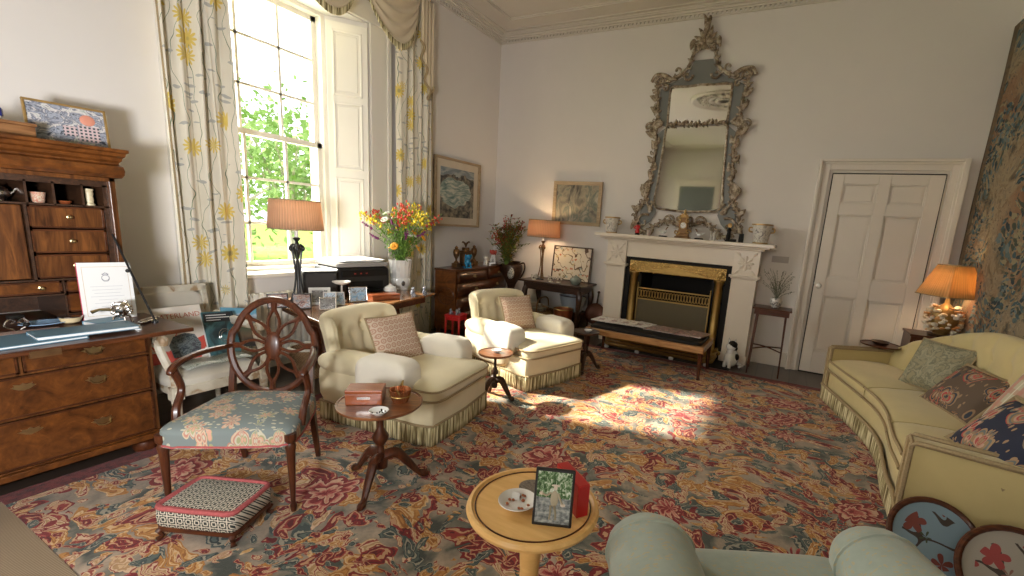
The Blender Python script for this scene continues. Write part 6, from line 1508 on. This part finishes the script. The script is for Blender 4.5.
for s0, s1, lb in ((-.0, .085, 'near'), (.925, 1.0, 'far')):
    m = MB()
    def armf(u, v, s0=s0, s1=s1):
        q = 2*pi*v; x = math.copysign(abs(cos(q))**.25, cos(q)); z = math.copysign(abs(sin(q))**.25, sin(q))
        return sp_((s0+s1)/2+(s1-s0)/2*x, lerp(0.0, .94, u), .30+.205*z)
    m.grid(armf, 14, 28, cv=True)
    for e in (0, 14):
        o = len(m.v); c = sum((m.v[j*15+e] for j in range(28)), Vector())/28; m.v.append(c)
        for j in range(28): m.f.append((j*15+e, ((j+1) % 28)*15+e, o))
    ar = part('arm', m, M['sofa'], so, True)
    m = MB()
    for ss in (s0+.004, s1-.004):
        m.tube([sp_(ss, 0, .11), sp_(ss, -.004, .49), sp_(ss, .02, .507), sp_(ss, .45, .507), sp_(ss, .90, .507)], .013, 6)
    m.tube([sp_(s0+.004, 0, .498), sp_(s1-.004, 0, .498)], .010, 6)
    m.v = [v-so.location for v in m.v]; child('braid', m, M['braid'], ar)
def frf(u, v):
    k = sin(u*900); p = sp_(u, -.012-.004*k, lerp(.150, .014+.008*abs(sin(u*450)), v)); return p
part('bullion_fringe', MB().grid(frf, 520, 3), M['fringe'], so, True, solid=.008)
part('fringe_heading', MB().tube([sp_(k/60, -.018, .152) for k in range(61)], .012, 6), M['braid'], so, True)
for s, t in ((.06, .08), (.94, .08), (.06, .9), (.94, .9), (.5, .08), (.5, .9)):
    p = sp_(s, t, 0); part('foot', MB().lathe([(.018, .0), (.026, .11)], (p.x, p.y, 0), 10), M['mahog'], so, True)
gg = m_image('sage_lattice_weave', [(.40, (.30, .27, .17)), (.47, (.16, .16, .11)), (.52, (.36, .33, .22)), (.6, (.26, .25, .17))], 16, 1, kind='Object', rough=.95)
cushion('scatter_cushion', 'sage-green lattice cushion at the far end of the curved sofa', (1.05, 4.04, .585), .40, .38, .15, gg, R(38)+pi, 0, R(-24), .006)
cushion('scatter_cushion', 'brown floral needlepoint cushion second from the far end of the curved sofa', (1.11, 3.58, .545), .46, .36, .15, M['brown_needle'], R(18)+pi, 0, R(-42), .014)
tt = NB('pink_plaid_weave', .95); vv = tt.co(); xx = tt.xyz(vv)
sy_ = tt.math('FRACT', tt.math('MULTIPLY', xx[1], 11.)); sz_ = tt.math('FRACT', tt.math('MULTIPLY', xx[2], 11.))
cc = tt.mix(tt.math('LESS_THAN', sy_, .35), (.50, .46, .33), (.50, .27, .21)); cc = tt.mix(tt.math('MULTIPLY', tt.math('LESS_THAN', sz_, .35), .6), cc, (.48, .24, .18)); cc = tt.mix(tt.math('LESS_THAN', tt.math('ABSOLUTE', tt.math('SUBTRACT', sy_, .7)), .05), cc, (.66, .62, .5)); tt.col(cc)
cushion('scatter_cushion', 'large pink and sage plaid cushion leaning on the sofa back at the right edge', (1.23, 3.02, .66), .50, .46, .15, tt.m, R(14)+pi, 0, R(-28), .006)
cushion('scatter_cushion', 'navy floral needlepoint cushion with brown fringe in front of the plaid one', (1.06, 2.78, .55), .50, .38, .15, M['blue_needle'], R(10)+pi, 0, R(-42), .020)
# ================================================================== SIDE BOX AND SHELL LAMP, PEDESTAL TABLE
sb = thing('side_cabinet', 'small mahogany box cabinet carrying the shell lamp behind the sofa', 'cabinet', (1.24, 5.17, 0))
part('cabinet_body', MB().box(-.17, .17, -.16, .16, 0, .64), M['mahogz'], sb, smooth=False, bevel=.004)
part('cabinet_top', MB().box(-.18, .18, -.17, .17, .64, .66), M['mahog'], sb, smooth=False, bevel=.004)
part('door', MB().box(-.15, .15, -.168, -.155, .04, .61), M['mahogz'], sb, smooth=False, bevel=.004)
def shell_body(l):
    rn = random.Random(8)
    part('base', MB().lathe([(.085, 0), (.09, .012), (.07, .02)], n=20), M['dark'], l)
    part('urn_core', MB().lathe([(.05, .02), (.085, .07), (.11, .14), (.095, .22), (.05, .27), (.02, .30), (.012, .36)], n=18), M['gilt'], l)
    cols = [plain('cream_shell', (.66, .52, .34), .35), plain('amber_shell', (.62, .30, .10), .35), plain('pale_shell', (.72, .66, .55), .35)]
    for k in range(99):
        z = .03+.25*((k*.7548777) % 1); a = rn.uniform(0, 6.28); r = lerp(.07, .128, sin(pi*min(1, max(0, (z-.01)/.27)))**.7)
        s = rn.uniform(.018, .028)
        m = MB().pad((0, 0, 0), (s, s*.8, s*.6), .8, 1, 8, 6, T(r*cos(a), r*sin(a), z, rn.uniform(0, 6), rn.uniform(-.6, .6)))
        m.tube([(r*cos(a), r*sin(a), z), ((r+s*1.1)*cos(a), (r+s*1.1)*sin(a), z+s*.4)], [s*.5, s*.15], 6)
        part('shell', m, cols[k % 3], l)
shade_lamp('shell_lamp', 'lit lamp with a golden pleated shade and a shell-encrusted base by the tapestry', (1.29, 5.10, .66), .185, .095, .365, .27, M['shade_gold'], shell_body, 9, None, True, R(30))
pt = thing('pedestal_table', 'small round dark pedestal table in front of the door', 'table', (.835, 4.87, 0))
part('tabletop', MB().lathe([(.03, .53), (.14, .534), (.158, .54), (.16, .552), (.15, .552), (.148, .546), (0, .546)], n=36), M['mahog'], pt)
part('column', MB().lathe([(.025, .06), (.022, .12), (.014, .2), (.02, .4), (.014, .45), (.03, .53)], n=14), M['mahogz'], pt)
for k in range(3):
    a = R(120*k+40); part('leg', MB().tube(spline([(.01*cos(a), .01*sin(a), .14), (.08*cos(a), .08*sin(a), .12), (.15*cos(a), .15*sin(a), .03), (.18*cos(a), .18*sin(a), .014)]), ease([.018, .016, .012, .014], 6), 7), M['mahogz'], pt)
single('dark_bowl', MB().lathe([(.04, 0), (.06, .01), (.075, .03), (.07, .03), (.05, .012), (0, .01)], n=24), M['dark'], 'shallow dark bowl on the small pedestal table by the door', 'bowl', (.83, 4.87, .546))
# ================================================================== FOREGROUND ROUND TABLE
yt = thing('round_painted_table', 'round honey-yellow painted pedestal table in the foreground', 'table', (-.60, 1.115, .012))
part('tabletop', MB().lathe([(.04, .505), (.18, .51), (.20, .52), (.205, .532), (.20, .543), (.19, .545), (.184, .538), (0, .538)], n=64), M['yellow'], yt)
part('painted_ring', MB().tube([(.178*cos(k*.105), .178*sin(k*.105), .5385) for k in range(60)], .0025, 5, closed=True), M['mahog'], yt)
part('pedestal', MB().lathe([(.055, .03), (.06, .06), (.035, .10), (.03, .30), (.038, .42), (.034, .46), (.06, .505)], n=24), M['yellow'], yt)
part('foot_plate', MB().lathe([(.14, 0), (.145, .02), (.12, .03), (.05, .04)], n=32), M['yellow'], yt)
ZT = .55
dd_ = dish('decorated_saucer', 'white saucer with red and gold painted decoration on the yellow table', (-.635, 1.078, ZT), .060, plain('red_gold_enamel', (.38, .12, .05), .3))
single('round_coaster', MB().lathe([(.042, 0), (.042, .003), (0, .003)], n=32), m_image('grey_engraved_disc', [(.4, (.10, .085, .07)), (.5, (.26, .22, .18)), (.6, (.14, .12, .10))], 6), 'dark grey round coaster behind the saucer on the yellow table', 'coaster', (-.648, 1.185, ZT))
single('folded_card', MB().box(-.012, .012, -.001, .001, 0, .022, T(rx=R(-40))).box(-.012, .012, -.001, .001, 0, .022, T(0, .028, 0, rx=R(40))), M['paper'], 'tiny folded white card standing in the saucer', 'card', (-.648, 1.085, ZT+.010), rz=R(20), smooth=False)
def m_tabletimg():
    b = NB('garden_photograph', .25, coat=.6); v = b.co('Generated'); x = b.xyz(v)
    up__ = b.ramp(b.noise(v, 9, 5, .7, 1), [(.38, (.02, .05, .02)), (.5, (.12, .24, .10)), (.58, (.50, .60, .46)), (.68, (.85, .88, .84))])
    dn_ = b.ramp(b.noise(b.map(v, (1, 1, 2)), 7, 5), [(.35, (.11, .13, .14)), (.5, (.26, .29, .30)), (.65, (.45, .48, .47))])
    b.col(b.mix(b.math('GREATER_THAN', b.math('ADD', x[2], b.math('MULTIPLY', b.noise(v, 5, 3), .1)), .55), dn_, up__)); return b.m
ph = thing('standing_photograph', 'black-edged photograph of a person in pale clothes standing on the yellow table', 'photograph', (-.500, 1.045, ZT), rz=R(22), rx=R(-15))
part('frame', MB().box(-.045, .045, 0, .009, 0, .128), M['black'], ph, smooth=False, bevel=.003)
part('photograph', MB().box(-.039, .039, -.0012, 0, .008, .121), m_tabletimg(), ph, smooth=False)
pf = MB().pad((.002, -.0016, .062), (.009, .0008, .018), .6, 1, 12, 8)
for s in (-1, 1): pf.tube([(s*.004, -.0016, .048), (s*.006+.002, -.0016, .030), (s*.007+.001, -.0016, .016)], [.005, .004, .003], 6, flat=.15)
pf.tube([(-.006, -.0016, .075), (-.017, -.0016, .068), (-.026, -.0016, .072)], .0025, 6).tube([(.010, -.0016, .075), (.016, -.0016, .060), (.020, -.0016, .052)], .0025, 6)
part('printed_suit', pf, plain('pale_suit_print', (.42, .37, .27), .5), ph)
part('printed_head', MB().ell((.003, -.0018, .086), (.0045, .0008, .0055), 8).ell((.003, -.0018, .0915), (.010, .0008, .0025), 8).ell((-.028, -.0018, .072), (.005, .0008, .004), 8).ell((.022, -.0018, .050), (.006, .0008, .004), 8), plain('pale_hat_print', (.66, .58, .50), .5), ph)
part('easel_strut', MB().box(-.012, .012, .009, .012, .0, .10, T(rx=R(-22))), M['black'], ph, smooth=False)
ph.scale = (1.28, 1.28, 1.28)
rb_ = thing('red_box', 'bright red slipcase box standing behind the photograph on the yellow table', 'box', (-.500, 1.175, ZT), rz=R(-36))
part('box_body', MB().box(-.072, .072, -.020, .020, 0, .105), M['red'], rb_, smooth=False, bevel=.003)
part('slipcase_edge', MB().box(.0715, .0735, -.018, .018, .003, .102), plain('deep_red', (.42, .015, .015), .35), rb_, smooth=False, bevel=.002)
# ================================================================== CELADON CHAIR IN FRONT
gc = thing('celadon_armchair', 'celadon-green damask armchair in the foreground seen from behind, with rolled arms', 'armchair', (.21, 1.035, .012), rz=R(27))
# local +y faces the fireplace
GA = []
part('seat', MB().pad((0, .16, .355), (.33, .30, .085), .25, .5, 32, 14), M['celadon'], gc)
part('base', MB().box(-.38, .38, -.42, .40, .06, .28), M['celadon'], gc, bevel=.03)
for s in (-1, 1):
    am = MB().pad((s*.335, -.02, .30), (.085, .40, .20), .3, .5, 24, 12)
    am.pad((s*.335, .0, .475), (.125, .46, .105), .9, .38, 28, 22, T(0, 0, 0)) if False else None
    def roll(u, v, s=s):
        y = lerp(-.42, .44, u); e = (1-max(0, (u-.86)/.14)**2.4)**.5 if u > .86 else 1; a = 2*pi*v
        e = max(e, .02)
        return Vector((s*.335+.128*e*cos(a), y, .475+(.105*sin(a))*e))
    am.grid(roll, 26, 24, cv=True)
    part('arm', am, M['celadon'], gc)
    part('piping', MB().tube([Vector(roll(.87, k/24)) for k in range(24)], .005, 5, closed=True), M['celadon'], gc)
part('backrest', MB().pad((0, -.47, .46), (.42, .10, .30), .4, .4, 28, 16, T(0, 0, 0, rx=R(8))), M['celadon'], gc)
for sx in (-.32, .32):
    for sy in (-.36, .34): part('leg', MB().lathe([(.014, 0), (.022, .07)], (sx, sy, 0), 10), M['mahog'], gc)
# ================================================================== ROUND TRAYS AND DARK STAND AT THE RIGHT EDGE
def m_tray(name, g, pal):
    return m_needle(name, g, pal, 9)
def tray(label, loc, rx, rz, r, ground, pal, nm):
    t = thing('round_painted_tray', label, 'tray', loc, rz, None, rx)
    part('tray_rim', MB().tube([(r*cos(k*.157), r*sin(k*.157), 0) for k in range(40)], .014, 8, closed=True), M['mahog'], t)
    b = NB(nm, .7); v = b.co(); x = b.xyz(v); rr_ = b.vm('LENGTH', v); vw = b.warp(v, 9, .03)
    m_, q, rrr, lim = b.flower(vw, 10, 5, .52, .9, .5)
    br = b.math('LESS_THAN', b.math('ABSOLUTE', b.math('SUBTRACT', b.noise(vw, 6, 1), .5)), .018)
    zone = b.math('LESS_THAN', rr_, r*.72)
    c = b.mix(b.math('MULTIPLY', br, zone), ground, (.05, .035, .03)); c = b.mix(b.math('MULTIPLY', b.math('MULTIPLY', m_, b.math('GREATER_THAN', rrr, .2)), zone), c, b.ramp(rrr, [(.2, pal[0]), (.5, pal[1]), (.75, pal[2])], True))
    b.col(c); b.bump(b.noise(v, 200, 2), .3, .002)
    part('painted_panel', MB().lathe([(r, -.006), (r, .004), (0, .006)], n=40), b.m, t)
    return t
tray('pale blue round tray with dark flowers leaning between the sofa arm and the green chair', (.745, 2.36, .155), R(52), R(4), .168, (.22, .32, .40), [(.20, .05, .04), (.06, .08, .04), (.32, .22, .20)], 'pale_blue_floral')
tray('grey-cream round tray with red flowers leaning to the right of the blue one', (.99, 2.24, .155), R(50), R(-6), .19, (.34, .31, .27), [(.30, .05, .05), (.22, .10, .08), (.10, .10, .06)], 'grey_cream_floral')
ds = thing('ebonised_stand', 'dark carved wooden stand just inside the right edge beside the sofa arm', 'stand', (1.17, 2.24, 0))
part('top', MB().prism([(-.12, -.14), (.10, -.16), (.14, .0), (.10, .14), (-.10, .14), (-.15, .0)], .42, .45), M['black'], ds, bevel=.006, smooth=False)
part('apron', MB().lathe([(.08, .36), (.11, .39), (.12, .42)], n=16), M['mahog'], ds)
for k in range(3):
    a = R(180+120*k); part('leg', MB().tube(spline([(.07*cos(a), .07*sin(a), .40), (.12*cos(a), .12*sin(a), .30), (.08*cos(a), .08*sin(a), .14), (.12*cos(a), .12*sin(a), .02)]), ease([.03, .026, .016, .02], 6), 8), M['mahog'], ds)
